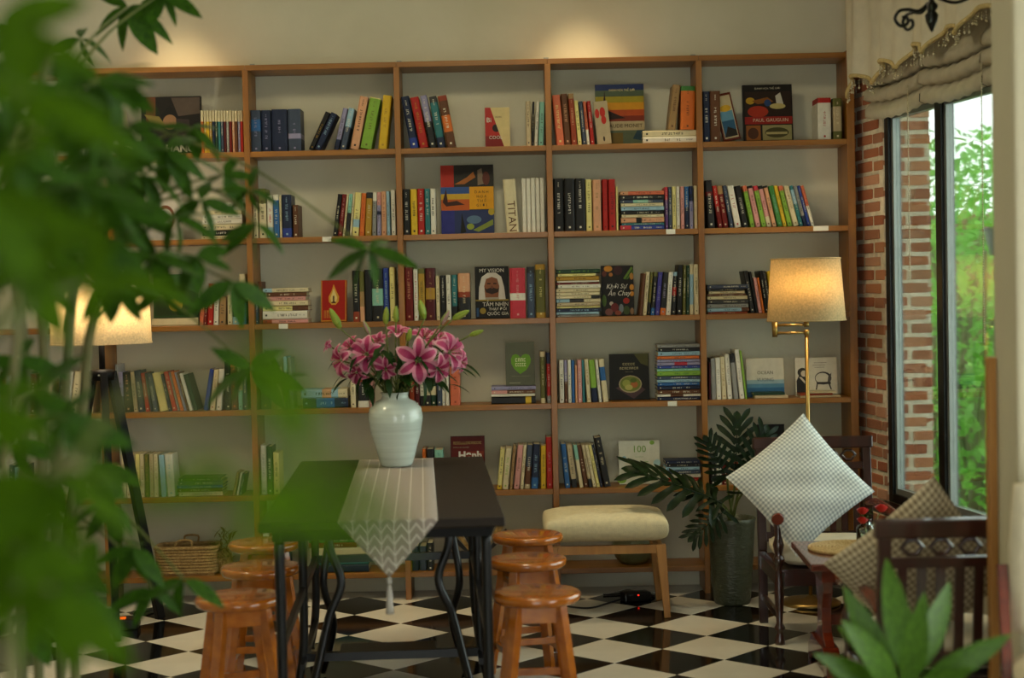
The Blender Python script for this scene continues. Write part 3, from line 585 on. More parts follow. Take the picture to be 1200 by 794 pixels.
shelf(3, -2, [B(414, 421.5, 317, -1, 'black', bot=('rust', .2)), B(422, 427.5, 318, -1, 'tan', bot=('peach', .3), top=('olive', .4), ink=None), B(428, 436, 316, -1, 'black', ink=None), B(436.5, 449.5, 314.5, -1, 'charcoal', ink='cream', mid=('paleteal', .3, .62), note='thick stickered'), B(450, 456.5, 314, -1, 'cobalt', ink='lightblue'), B(457.5, 463.5, 313, -.5, 'paleyellow', ink='olive')])
shelf(3, -1, [B(474, 484.5, 313, -1.5, 'darkred', ink='peach', note='thick'), B(485.5, 490.5, 315.5, -1.5, 'white', ink='red'), B(491, 498.5, 314.5, -1, 'olive', mid=('gold', .15, .9), ink='olive'), B(499.5, 510.5, 314, -1.5, 'maroon', mid=('gold', .4, .62), ink='tan', note='thick'), B(511.5, 516, 323, -1.5, 'cream'), B(517, 522.5, 322.5, -1.5, 'black', ink='white'), B(523.5, 529, 322, -1.5, 'white'), B(530, 536.5, 322, -1, 'teal', bot=('black', .3)), B(537.5, 551.5, 320, -1, 'charcoal', top=('peach', .4), mid=('rust', .48, .6), ink='cream', note='thick')])
facebook(3, -1, 557.5, 597, 313, '14120f', 'black biography showing a bearded man in a white headscarf, face-out', tilt=6, thick=.03, y=FR+.075,
         art=[('r', 0, .33, 1, .36, '8a742a'), ('p', [(.1, .36), (.12, .6), (.2, .8), (.38, .88), (.62, .88), (.78, .8), (.86, .6), (.9, .36)], 'c4bdb2'), ('p', [(.3, .36), (.27, .62), (.33, .76), (.5, .8), (.66, .76), (.72, .62), (.68, .36)], '7e4c30'), ('p', [(.28, .6), (.32, .5), (.5, .46), (.68, .5), (.72, .6), (.66, .56), (.5, .6), (.34, .56)], '2c1b14'), ('r', .36, .655, .46, .68, '2c1b14'), ('r', .54, .655, .64, .68, '2c1b14'), ('e', .5, .6, .04, .03, '6a3c26'), ('r', .3, .36, .7, .4, '9a9184'), ('e', .22, .14, .09, .06, '8a742a'), ('r', .03, .03, .1, .2, '29486e')],
         texts=[('MY VISION', .5, .92, .1, 'cfc9bb', {'maxw': .15}), ('TẦM NHÌN', .6, .26, .11, 'cfc9bb', {'maxw': .12}), ('THAY ĐỔI', .66, .17, .075, 'cfc9bb', {'maxw': .09}), ('QUỐC GIA', .66, .08, .085, 'cfc9bb', {'maxw': .1})])
shelf(3, -1, [B(598, 616.5, 314, -1, 'pinkred', ink='pink', mid=('white', .36, .5), note='thick'), B(618.5, 627, 312.5, -1, 'slate', ink='lightblue', top=('charcoal', .12)), B(628.5, 640, 309.5, -1, 'gold', mid=('olive', .1, .9), ink='paleyellow', note='thick')])
stack(3, 0, 652, 704, [(3, 'grey'), (3, 'lightblue'), (4.4, 'navy', 0, 0, dict(ink='lightblue')), (2.6, 'paleyellow'), (4.2, 'beige'), (4.4, 'cream', 0, 0, dict(bot=('lightblue', .3), mid=('darkgrey', .3, .62))), (3.6, 'cream', 0, 1, dict(top=('charcoal', .2))), (4.2, 'cream'), (4.2, 'cream', 0, 1), (4.8, 'white', 2, 0), (2.4, 'darkred', 0, 2), (2, 'white', 1, 2, dict(ink=None)), (5, 'gold', 0, 2), (3.4, 'paleyellow', 2, 6), (5, 'darkgreen', 0, 1, dict(ink='lime'))])
facebook(3, 0, 705.5, 743.5, 311.5, '1a1612', 'black cookbook ringed with fruit and vegetables around white script, face-out', tilt=5, thick=.016,
         art=[('e', .22, .94, .13, .06, 'b87a24'), ('e', .52, .9, .14, .09, '3a1c1c'), ('p', [(.68, .74), (.74, .72), (.98, .94), (.94, .98)], '5c7a2a'), ('p', [(.76, .72), (.82, .72), (1, .86), (.99, .92)], '46661f'), ('e', .3, .82, .06, .04, 'a0642c'), ('e', .94, .78, .06, .07, 'b07a34'), ('e', .94, .56, .07, .06, 'c98a30'), ('e', .94, .43, .07, .05, 'c08028'), ('e', .08, .3, .07, .12, '4c662a'), ('e', .3, .24, .06, .04, 'b7ab98'), ('e', .76, .29, .1, .06, '9a2a1c'), ('e', .4, .16, .12, .09, '6a2420'), ('e', .6, .14, .07, .09, '70787c'), ('e', .22, .07, .12, .07, '7a4a44'), ('e', .76, .1, .1, .09, '3c4a22'), ('e', .93, .08, .06, .07, '8c6a4c'), ('e', .1, .84, .07, .06, '5f2c20'), ('e', .5, .05, .1, .05, '8a4230')],
         texts=[('Khởi Sự', .46, .58, .13, 'd8d2c4', {'shear': .3, 'maxw': .1}), ('Ăn Chay', .54, .44, .14, 'd8d2c4', {'shear': .3, 'maxw': .11})])
E3 = [('cream', dict(ink='brown')), ('olive', dict(ink='gold', bot=('black', .3))), ('charcoal', dict(bot=('blue', .17), top=('olive', .1))), ('violet', dict(ink='lavender')), ('charcoal', dict(bot=('orange', .16), ink='lavender')), ('white', dict(ink='grey')), ('charcoal', dict(top=('lightblue', .09), mid=('red', .45, .65)))]
E3X = [(753.5, 758), (758.5, 762), (762.5, 767), (767.5, 773), (773.5, 780), (780.5, 786), (787, 792)]
shelf(3, 0, [B(749, 753, 320, 6, 'brown', ink=None)]+[B(a, b, 318.5, 4, c, **k) for (a, b), (c, k) in zip(E3X, E3)]+[B(793, 799.5, 310, 3.5, 'black', ink='white', note='tall'), B(800, 803.8, 310.5, 3.5, 'olive'), B(804.2, 808, 310.5, 3.3, 'darkgreen'), B(808.6, 813, 309.5, 3, 'cream', mid=('lightblue', .2, .8), ink=None, note='tall'), B(814, 819.5, 309.5, 2.5, 'cream', ink='olive', note='tall')])
stack(3, 1, 829, 878, [(2.4, 'rust'), (4.4, 'lightblue', 0, 0, dict(top=('brown', .18))), (5, 'grey', 0, 1), (5, 'darkgrey', 1, 1), (4.2, 'cream', 0, 2), (2.6, 'brown', 0, 4), (3.4, 'cream', 2, 5), (2.4, 'charcoal', 0, 5), (5, 'slate', 0, 1)])
shelf(3, 1, [B(880, 885.5, 317, -9, 'charcoal', ink='white'), B(886, 889, 318, -8.5, 'black', ink=None), B(889.6, 893.5, 325, -7, 'pink', ink='brown'), B(894, 896.5, 325, -7, 'orange'), B(897, 901, 317, -8, 'black', ink='white'), B(901.5, 905, 317, -8, 'darkgrey'), B(905.5, 913, 317, -7, 'yellow')])

# ------------------------------------------------------------------ fourth shelf (row 4)
shelf(4, -4, [B(0, 6, 436, 0, 'teal', top=('rust', .6)), B(7, 12, 440, 0, 'grey'), B(13, 19, 438, 0, 'maroon'), B(19.5, 26, 437, 0, 'brown'), B(26.5, 34, 436, 0, 'darkgrey'), B(34.5, 42, 438, 0, 'brown'), B(46, 52, 440, 0, 'beige'), B(53, 60, 437, 0, 'cream'), B(66, 74, 436, 4, 'charcoal'), B(75, 81, 435, 5, 'white'), B(81.5, 90.5, 435, 6, 'cream', note='thick'), B(91, 95, 435, 6, 'lavender'), B(95.5, 101, 435, 6, 'white', ink='slate'), B(102, 108, 436, 4, 'cream')])
shelf(4, -3, [B(136, 139.5, 427, -3, 'grey'), B(140, 145, 436, -7, 'lavender', bot=('navy', .4)), B(146, 155, 436, -8, 'black', ink='peach'), B(157, 161.5, 436, -11, 'beige'), B(162, 169, 434, -12, 'navy'), B(170.5, 175.5, 437, -14, 'red'), B(176, 179, 437, -14, 'navy', ink=None), B(180, 185, 438, -14, 'slate'), B(187, 197, 436, -16, 'paleyellow', ink=None, note='thick'), B(197.5, 201, 438, -16, 'navy'), B(202, 207.5, 435, -15, 'red', ink='cream'), B(208, 210.5, 436, -15, 'grey'), B(211, 215, 435, -14.5, 'orange'), B(215.5, 218.5, 436, -14, 'lavender'), B(219, 221.5, 436, -14, 'brown'), B(222, 226, 437, -14, 'white', ink=None), B(226.5, 232, 438, -14, 'darkgreen', ink=None),
              B(238, 243, 432, 13, 'cobalt', ink=None), B(245.5, 251.5, 433, 8, 'cream', ink='rust'), B(253, 259, 432, 5, 'white', top=('white', .3), mid=('rust', .5, .66)), B(264, 270.5, 423.5, 0, 'black', top=('black', .1)), B(271, 278.5, 423, 0, 'brown', ink='orange', top=('coral', .12)), B(279.5, 284.5, 423, 0, 'cream', bot=('paleteal', .4)), B(285, 290, 426, 0, 'slate')])
shelf(4, -2, [B(305.5, 317, 424, -1, 'black', ink='gold', note='thick'), B(318, 324, 430, -1, 'tan', ink=None), B(325, 332, 430, -2, 'cream'), B(335, 340, 418, -4, 'slate', top=('lightblue', .3), note='tall'), B(340.5, 344.5, 419, -4, 'grey', note='tall')])
stack(4, -2, 353, 408, [(12, 'navy', 2, 0, dict(ink='lightblue', mid=('blue', .3, .7))), (10.5, 'lightblue', 0, 1, dict(mid=('peach', .45, .65), top=('cream', .2)))])
shelf(4, -2, [B(411, 417, 428, -1, 'cream'), B(419.5, 432.5, 440, -1, 'charcoal', ink='white', bot=('white', .2), mid=('rust', .8, .95), note='thick'), B(433.5, 437, 438, -1, 'pink')])
shelf(4, -1, [B(480, 486, 434, 0, 'rust', ink='cream'), B(486.5, 492, 434, 0, 'maroon', ink='white'), B(492.5, 497.5, 436, 0, 'white', bot=('charcoal', .3)), B(498, 504.5, 434, 0, 'charcoal', mid=('cream', .3, .55)), B(505, 511.5, 434, 0, 'darkgreen', mid=('cream', .3, .55)), B(512.5, 518, 424, -1, 'slate'), B(518.4, 522, 424, -1, 'white', ink='blue'), B(522.4, 526.5, 424, -1, 'white', ink=None), B(528, 539.5, 428, -1, 'coral', ink='rust', note='thick')])
zs = stack(4, -1, 576, 628, [(9, 'charcoal', 0, 0, dict(ink=None, top=('charcoal', .08), mid=('yellow', .77, .9))), (3.2, 'white', 0, 1, dict(ink=None)), (4.2, 'brown', 0, 1, dict(bot=('pink', .36))), (4.6, 'lavender', 0, 0)])
facebook(4, -1, 593, 627, 401.5, '545543', 'grey-green book with a bright green heart, standing on a small stack', base=zs, tilt=3, thick=.04, y=FR+.04,
         art=[('p', [(.5, .26), (.3, .38), (.2, .5), (.19, .62), (.25, .7), (.35, .73), (.45, .7), (.52, .64), (.59, .7), (.7, .73), (.82, .7), (.88, .6), (.85, .5), (.72, .36)], '5f8c1e'), ('r', .12, .05, .5, .07, '8a8a70'), ('r', .2, .21, .85, .222, '6f7058'), ('m', .34, .55, .72, .63, 4, 'cfd0a4'), ('m', .34, .44, .72, .52, 5, 'cfd0a4')],
         )
shelf(4, -1, [B(634, 639.5, 412, -1, 'cream', mid=('olive', .1, .9), ink='cream', dy=.0), B(641.5, 647, 413, -1, 'red', top=('navy', .22), bot=('grey', .15), ink='white')])
shelf(4, 0, [B(656, 661.5, 422, -1.5, 'white'), B(662, 665.5, 422, -1.5, 'brown', top=('lavender', .5)), B(666, 670, 421.5, -2, 'white', ink='blue'), B(670.5, 674, 422, -2, 'blue', ink=None), B(674.5, 677, 428, -2, 'peach', ink=None), B(677.5, 682.5, 421.5, -2.5, 'pink', ink='white'), B(683, 686, 422, -3, 'teal', ink=None), B(688, 693, 420.5, -4, 'cream', ink='tan'), B(694, 701, 421.5, -5, 'lime', bot=('navy', .34), ink=None), B(702, 705.5, 421, -5, 'white', ink='grey'), B(707, 713.5, 420.5, -6, 'cream', mid=('blue', .5, .82), ink=None)])
facebook(4, 0, 715, 761.5, 415, '17150f', 'dark cookbook showing a bowl of noodles on a napkin, face-out', tilt=5, thick=.016,
         art=[('p', [(.62, 1), (.98, 1), (.98, .72), (.8, .78), (.7, .9)], '4c4c24'), ('p', [(.15, .26), (.55, .4), (.9, .22), (.6, .02)], '4e3838'), ('e', .52, .34, .29, .19, 'a89a74'), ('e', .52, .345, .26, .165, '6f7a2e'), ('e', .42, .36, .1, .08, '9aa04a'), ('e', .62, .33, .09, .07, 'a8622c'), ('e', .48, .27, .1, .06, 'b8b060'), ('e', .6, .42, .08, .05, '50641f'), ('m', .34, .75, .66, .8, 5, 'a49a70'), ('m', .26, .66, .74, .71, 8, 'a49a70'), ('m', .4, .6, .6, .615, 8, '8a8260')],
         )
stack(4, 0, 770.5, 821.5, [(4.4, 'navy'), (3, 'white', 0, 0, dict(mid=('brown', .3, .6))), (5.4, 'brown', 1, 1), (4.6, 'navy', 0, 1), (4, 'blue'), (3.4, 'lightblue', 0, 1), (4.2, 'slate', 0, 0), (5.6, 'lime', 0, 0, dict(ink='green')), (3.2, 'paleteal', 0, 1), (3.4, 'cobalt', 0, 0), (4, 'lavender', 0, 1, dict(mid=('pinkred', .4, .7))), (3.6, 'lavender', 0, 1), (3.6, 'orange', 0, 2), (5.4, 'lightblue', 1, 1), (4.4, 'black', 1, 1, dict(ink='white')), (4, 'grey', 0, 0)])
shelf(4, 1, [B(831.5, 833.5, 425, -1, 'maroon', ink=None), B(834, 839.5, 420, -4, 'grey', ink=None), B(840, 845.5, 419, -5, 'white', ink='grey'), B(846.5, 852, 418, -6, 'cream', ink='tan'), B(853, 859, 415, -8, 'white', ink='grey'), B(860, 865.5, 414, -11, 'grey', top=('charcoal', .2), ink=None), B(867, 873, 409.5, -19, 'white', ink='grey'), B(873.5, 876, 411, -19, 'lime', ink=None)])
facebook(4, 1, 875.5, 919.5, 420, 'c9c4b2', 'pale square book fading into blue water below its title, face-out beside the brass lamp', tilt=6, thick=.01,
         art=[('r', 0, .3, 1, .44, '8fa9b0'), ('r', 0, .2, 1, .34, '4f7f9a'), ('r', 0, .1, 1, .24, '2c5f88'), ('r', 0, 0, 1, .13, '1f4468')], texts=[('OCEAN', .5, .62, .12, '5a5346', {'maxw': .12}), ('VUONG', .5, .44, .12, '4b5a66', {'maxw': .13})])
facebook(4, 1, 933, 982, 419.5, 'cfcab8', 'white square booklet with an ink drawing of a woman and rattan chair, face-out', tilt=6, thick=.01,
         art=[('p', [(.02, .02), (.27, .05), (.3, .3), (.22, .52), (.1, .58), (.02, .4)], '2a2724'), ('e', .17, .62, .12, .12, '34302c'), ('e', .2, .59, .07, .08, 'c9bba6'), ('p', [(.08, .5), (.14, .5), (.36, .22), (.32, .2)], 'c9bba6'), ('e', .66, .46, .2, .17, '3a3733'), ('e', .64, .46, .165, .135, 'cfcab8'), ('r', .5, .3, .84, .36, '3a3733'), ('p', [(.5, .31), (.53, .31), (.5, .16), (.47, .16)], '3a3733'), ('p', [(.78, .31), (.82, .31), (.86, .16), (.83, .16)], '3a3733'), ('p', [(.78, .5), (.86, .6), (.84, .38), (.76, .34)], '55504a'), ('r', .45, .86, .75, .87, '6a655c'), ('r', .42, .8, .72, .81, '6a655c'), ('r', .46, .74, .7, .75, '6a655c')])
stack(4, 1, 884, 924, [(4, 'beige', 1, 0, dict(ink=None)), (3, 'darkgreen', 0, 4, dict(ink=None))], y=YB-.018)
stack(4, 1, 938, 985, [(2.6, 'beige', 0, 0, dict(ink=None)), (2.4, 'rust', 0, 9, dict(ink=None)), (2.2, 'cream', 12, 5, dict(ink=None))], y=YB-.018)

# ------------------------------------------------------------------ fifth shelf (row 5)
shelf(5, -4, [B(2, 8, 538, 0, 'white'), B(10, 16, 545, 0, 'navy'), B(17, 23, 548, 0, 'lightblue'), B(24, 30, 545, 0, 'charcoal')])
shelf(5, -3, [B(131, 138, 548, 0, 'cream'), *[B(143+i*5.4, 148+i*5.4, 532, -.5, c, ink='tan') for i, c in enumerate('cream cream beige paleyellow cream olive beige cream'.split())], B(189, 195, 533, -3.5, 'lightblue', ink=None), B(196, 205.5, 532, -4, 'white', ink='lightblue')])
stack(5, -3, 207.5, 262, [(5, 'cream'), (4.2, 'brown', 0, 2), (3.6, 'cobalt', 0, 1), (5, 'slate', 1, 1), (3.6, 'darkgreen', 2, 3)])
shelf(5, -3, [B(272, 275.5, 553, 5, 'tan'), B(277, 279.5, 554, 5, 'white'), B(280, 283, 555, 4, 'navy')])
shelf(5, -2, [B(306, 313, 522, -1, 'white', ink='grey'), B(313.5, 320, 523, -1, 'darkgreen'), B(321, 328, 530, -1, 'paleyellow')])
shelf(5, -1, [B(496, 500, 526, 0, 'orange'), B(501, 509, 526, 0, 'charcoal', ink=None), B(510, 520, 527, 0, 'paleteal', ink='teal')])
facebook(5, -1, 529, 569, 511.5, '4d120c', 'dark red book with large white title letters, face-out behind the dark table', tilt=5, thick=.016,
         art=[('r', .03, .3, .97, .98, '5d160e'), ('r', .3, .42, .97, .7, '7a2a12'), ('m', .08, .84, .92, .89, 16, 'a89052'), ('m', .08, .77, .55, .79, 12, '8a8468'), ('m', .36, .38, .76, .46, 6, 'd8d0c4')], texts=[('Hạnh', .57, .62, .2, 'd8d0c4', {'bold': .002})])
D5 = [(582.5, 588, 525.5, 4, 'paleyellow', dict(bot=('yellow', .1))), (588.5, 595.5, 524.5, 4.5, 'cream', dict(ink='lime')), (597, 600.5, 522, 4.5, 'tan', {}), (602, 608.5, 521, 5, 'pink', dict(ink='brown')), (609.5, 613.5, 521, 4, 'cream', {}), (614.5, 621.5, 521, 3.5, 'brown', dict(top=('slate', .5), bot=('beige', .1))), (622.5, 630.5, 520, 2.5, 'navy', dict(ink='lightblue', bot=('blue', .25))), (634, 640, 522, .5, 'yellow', dict(ink='olive')), (641, 650, 512, -1, 'red', dict(ink='pink', note='tall'))]
shelf(5, -1, [B(a, b, c, d, e, **k) for a, b, c, d, e, k in D5])
E5 = [(662.5, 668.5, 520, -5.5, 'blue', {}), (670.5, 677, 521, -7, 'beige', dict(bot=('charcoal', .2))), (679.5, 684, 521, -8, 'cream', dict(top=('paleteal', .35), ink=None)), (685, 690, 521, -9, 'brown', {}), (690.5, 694.5, 521, -9.5, 'beige', dict(bot=('charcoal', .2))), (695, 699, 521, -10, 'cream', {}), (699.5, 703.5, 521, -11, 'paleyellow', {}), (704, 707, 521, -11.5, 'navy', {}), (708, 716, 512, -15, 'black', dict(ink='cream', note='tall'))]
shelf(5, 0, [B(a, b, c, d, e, **k) for a, b, c, d, e, k in E5])
facebook(5, 0, 726, 774, 517, 'cbcab8', 'white booklet with green and blue dots, face-out on the fifth shelf', tilt=6, thick=.012,
         art=[('e', .06, .12, .12, .1, '7fa63c'), ('e', .13, .6, .05, .05, '7aa4b8'), ('e', .93, .48, .09, .08, '9cc0c8'), ('e', .82, .95, .06, .05, '7fa63c'), ('r', .25, .5, .72, .52, '8aa070'), ('r', .3, .42, .68, .44, '8aa070'), ('r', .4, .62, .6, .63, '8aa070')], texts=[('100', .5, .8, .22, '6f9a44')])
stack(5, 0, 780, 823, [(5, 'beige'), (4, 'red', 0, 4), (5, 'white'), (4, 'slate', 1, 2), (4, 'lightblue', 0, 3), (4, 'charcoal', 2, 1), (3.6, 'navy', 0, 3)])
shelf(5, 1, [B(833, 839, 541, 0, 'charcoal'), B(840, 846, 540, 0, 'white'), B(847, 853, 542, 0, 'darkred'), B(854, 860, 542, 0, 'beige'), B(861, 866, 541, 0, 'rust'), B(867, 873, 540, 0, 'white')])
facebook(5, 1, 889, 921, 498, '1a1110', 'black and red hardback, face-out behind the armchair and leaves', tilt=5, thick=.02, art=[('r', .1, .1, .9, .4, '5d1812'), ('r', .1, .6, .7, .66, '8a6a3a')])
facebook(5, 1, 925, 958, 512, '2b1c16', 'plain dark brown hardback, face-out behind the armchair', tilt=5, thick=.02, art=[('r', .08, .05, .92, .3, '46281c')])
# ------------------------------------------------------------------ bottom shelf (row 6)
shelf(6, -2, [B(303, 308, 622, 0, 'red'), B(309, 316, 624, 0, 'white'), B(317, 323, 624, 0, 'darkred'), B(324, 330, 626, 0, 'lavender'), B(331, 338, 626, 0, 'navy')])
stack(6, -2, 362, 432, [(9, 'navy', 0, 0, dict(ink=None)), (8, 'teal', 2, 0, dict(ink=None)), (13, 'cream', 2, 3, dict(ink=None)), (6, 'darkred', 0, 14), (5, 'green', 0, 10)])
shelf(6, -1, [B(475, 482, 628, 0, 'yellow', ink=None), B(483, 491, 640, 0, 'navy', ink=None), B(492, 500, 640, 0, 'slate', ink=None), B(501, 508, 636, 0, 'charcoal')])

# the 295 books that show largest stay single; the slimmest, too thin to pick apart, are joined as one
def shows(b):
    me = b[0].data; xs = [v.co.x for v in me.vertices]; zs_ = [v.co.z for v in me.vertices]; w_ = max(xs)-min(xs)
    return w_*(max(zs_)-min(zs_))*(.45 if b[2] == -4 else .7 if b[2] == -3 else 1)*(.8 if b[5].startswith('stack') else 1)
allc = {}
for b in BOOKS: allc.setdefault((b[1], b[2]), []).append(b)
for L in allc.values():
    for n, b in enumerate(sorted([b for b in L if not b[5].startswith('stack')], key=lambda b: -b[3])): b.append(n+1)
small = sorted(BOOKS, key=shows)[:max(0, len(BOOKS)-295)]
bpy.context.view_layer.update()
jb = bmesh.new(); pb = bmesh.new()
for b in small:
    o = b[0]
    for q in [o]+list(o.children):
        me = q.data; tmp = me.copy(); tmp.transform(o.matrix_basis); (pb if q.name.startswith('pages') else jb).from_mesh(tmp); bpy.data.meshes.remove(tmp)
    for q in list(o.children)+[o]: bpy.data.objects.remove(q)
    BOOKS.remove(b)
me = bpy.data.meshes.new('slim_books'); jb.to_mesh(me); me.materials.append(M_book); sb = link('slim_books', me)
tag(sb, 'slimmest paperbacks and booklets squeezed among the larger books on the shelves', 'books', None, 'stuff')
me = bpy.data.meshes.new('pages'); pb.to_mesh(me); me.materials.append(M_page); o = link('pages', me, sb); o['kind'] = 'stuff'
ORD = 'zeroth first second third fourth fifth sixth seventh eighth ninth tenth eleventh twelfth thirteenth fourteenth fifteenth sixteenth seventeenth eighteenth nineteenth twentieth twenty-first twenty-second twenty-third twenty-fourth twenty-fifth twenty-sixth twenty-seventh twenty-eighth twenty-ninth thirtieth'.split()
ROWN = {1: 'top shelf', 2: 'second shelf', 3: 'third shelf', 4: 'fourth shelf', 5: 'fifth shelf', 6: 'bottom shelf'}
BAYN = {1: 'bay beside the bricks', 0: 'second bay from bricks', -1: 'third bay from bricks', -2: 'fourth bay from bricks', -3: 'fifth bay from bricks', -4: 'sixth bay from bricks'}
cells = {}
for b in BOOKS: cells.setdefault((b[1], b[2]), []).append(b)
SEEN = set()
for (row, bay), L in cells.items():
    for o, r_, b_, x, col, pose, note, *rest in L:
        c = NICE.get(col, col)
        if pose.startswith('stack'):
            nt = ''; k = int(pose[5:]); q = 'bottom' if k == 1 else ORD[k]
            lab = f'{c} book lying {"lowest" if k == 1 else ORD[k]+" up"} in its stack, {ROWN[row]}, {BAYN[bay]}'
        else:
            nt = '' if (not note or len(note.split()) > 2 or note[0].isupper() or note[0] == '(') else note+' '
            lab = f'{nt}{c} {"leaning" if pose == "leaning" else "spine-out"} book, {ORD[rest[0]]} from brick end, {ROWN[row]}, {BAYN[bay]}'
        if lab in SEEN: lab = lab.replace('in its stack', 'in stack nearer bricks')
        SEEN.add(lab); tag(o, lab, 'book', 'books on the bookcase shelves')
# ================================================================== the long dark table with runner and vase
TR = math.radians(3.2); TL, TWD, TZ = 1.74, .745, .76
tf = Vector((-.405, 4.822, 0)); tdir = Vector((-math.sin(TR), math.cos(TR), 0)); tcx = tf + tdir*(TL/2)
tb = thing('cafe_table', 'long dark brown table on black iron legs with scrolled treadle frame', 'table', tcx, TR)
mb = MB(); mb.box((0, 0, TZ-.016), (TWD, TL, .032)); obj('table_top', mb, M_darktop, tb, bevel=.006)
for sx in (-1, 1):
    mb = MB(); mb.bb((sx*(TWD/2-.05)-.012, -TL/2+.05, TZ-.066), (sx*(TWD/2-.05)+.012, TL/2-.05, TZ-.033)); obj('apron_rail', mb, M_blackwood, tb)
for sy in (-1, 1):
    mb = MB(); mb.bb((-TWD/2+.063, sy*(TL/2-.06)-.012, TZ-.066), (TWD/2-.063, sy*(TL/2-.06)+.012, TZ-.033)); obj('apron_rail', mb, M_blackwood, tb)
def curve(pts, n=8):
    P = [Vector(p) for p in pts]; out = []
    for i in range(len(P)-1):
        a, b, c, d = P[max(i-1, 0)], P[i], P[i+1], P[min(i+2, len(P)-1)]
        for k in range(n):
            t = k/n; out.append(.5*((2*b)+(c-a)*t+(2*a-5*b+4*c-d)*t*t+(3*b-a-3*c+d)*t**3))
    return out+[P[-1]]
ZL = TZ-.0665
for sx in (-1, 1):
    xx = sx*(TWD/2-.055)
    for y, z1 in ((-TL/2+.09, 0), (TL/2-.09, 0), (.12, 0)):
        mb = MB(); mb.tube(curve([(xx, y, ZL), (xx, y, .42), (xx+sx*.004, y, .16), (xx+sx*.03, y-.01, .012)]), [.016]*24+[.02], 10); obj('leg', mb, M_iron, tb)
    # cast scroll frame a little inside each long side
    xi = sx*(TWD/2-.17)
    mb = MB(); mb.tube(curve([(xi, .02, ZL), (xi+sx*.01, .0, .55), (xi-sx*.03, -.02, .42), (xi+sx*.015, -.05, .3), (xi+sx*.06, -.12, .12), (xi+sx*.09, -.18, .012)]), .015, 8); obj('scroll_leg', mb, M_iron, tb)
    mb = MB(); mb.tube(curve([(xi, .3, ZL), (xi+sx*.03, .27, .52), (xi+sx*.05, .25, .36), (xi+sx*.02, .3, .2), (xi+sx*.07, .36, .012)]), .014, 8); obj('scroll_leg', mb, M_iron, tb)
    mb = MB(); mb.tube(curve([(xi+.0, .02, .6), (xi+sx*.05, .1, .63), (xi+sx*.02, .18, .55), (xi, .1, .48), (xi+sx*.01, .04, .53)]), .009, 8); obj('scroll', mb, M_iron, tb)
    mb = MB(); mb.bar((xx, -TL/2+.09, .37), (xx, TL/2-.09, .37), .018, .03); obj('side_rail', mb, M_iron, tb)
    mb = MB(); mb.bar((xx, -.02, .12), (xx, TL/2-.09, .12), .016, .022); obj('side_rail', mb, M_iron, tb)
mb = MB(); mb.bar((-TWD/2+.06, .12, .125), (TWD/2-.06, .12, .125), .03, .03, (0, 0, 1)); obj('foot_bar', mb, M_iron, tb)
mb = MB(); mb.box((-.02, .27, .105), (.36, .22, .018)); obj('treadle_plate', mb, M_iron, tb, bevel=.005)
mb = MB(); mb.bar((-TWD/2+.06, TL/2-.09, .37), (TWD/2-.06, TL/2-.09, .37), .02, .03); obj('cross_rail', mb, M_iron, tb)

# runner: drapes over the front edge and ends in a point with a tassel
RW_ = .30; xr = .018
ru = thing('table_runner', 'grey chevron table runner hanging to a tasselled point over the table edge', 'table runner', tcx, TR)
mb = MB(); rows = []; NX = 8
path = [(TL/2-.02-k*(TL-.02)/24, TZ+.0015) for k in range(25)]+[(-TL/2-.003, TZ+.0005), (-TL/2-.0045, TZ-.006)]
ln = 0; prev = path[0]
for y, z in path:
    ln += math.hypot(y-prev[0], z-prev[1]); prev = (y, z)
    rows.append([(xr+(i/NX-.5)*RW_, y, z, i/NX, ln) for i in range(NX+1)])
tip = .165
for k in range(1, 12):
    f = k/11; rows.append([(xr+(i/NX-.5)*RW_*(1-f*.985)+.002*math.sin(i), -TL/2-.0045-.006*math.sin(f*2.5), TZ-.006-f*tip, .5+(i/NX-.5)*(1-f*.985), ln+f*tip) for i in range(NX+1)])
ids = []
for r_ in rows:
    rr = []
    for x, y, z, u, v in r_: rr.append(len(mb.v)); mb.uv[len(mb.v)] = (u, v); mb.v.append((x, y, z))
    ids.append(rr)
for a, b in zip(ids, ids[1:]):
    for i in range(NX): mb.face((a[i], a[i+1], b[i+1], b[i]), None, True)
o = obj('cloth', mb, cloth('chevron_runner_cloth', '8c8076', 'c2b8ac', 7, 30, 'chevron'), ru); md = o.modifiers.new('solid', 'SOLIDIFY'); md.thickness = .0012; md.offset = 1
zt = TZ-.006-tip; yt = -TL/2-.009
mb = MB(); mb.lathe([(.003, .0), (.009, -.006), (.009, -.018), (.003, -.024)], 10, (xr, yt, zt)); obj('tassel_knot', mb, M_tassel, ru)
mb = MB(); mb.lathe([(.003, -.024), (.008, -.036), (.011, -.09), (.013, -.112)], 10, (xr, yt, zt)); obj('tassel', mb, M_tassel, ru)

va = zp(465, 545, .7645); va.z = TZ+.0035
vz = tag(obj('vase', (lambda m_: (m_.lathe([(.0, .004), (.058, .0), (.064, .01), (.078, .06), (.098, .13), (.107, .19), (.102, .225), (.08, .25), (.056, .262), (.05, .272), (.053, .284), (.059, .288), (.053, .288), (.045, .272), (.05, .255), (.07, .24)], 40, cap=False), m_)[1])(MB()), M_celadon, None, va), 'round-shouldered pale celadon vase with throwing rings, standing on the runner', 'vase')

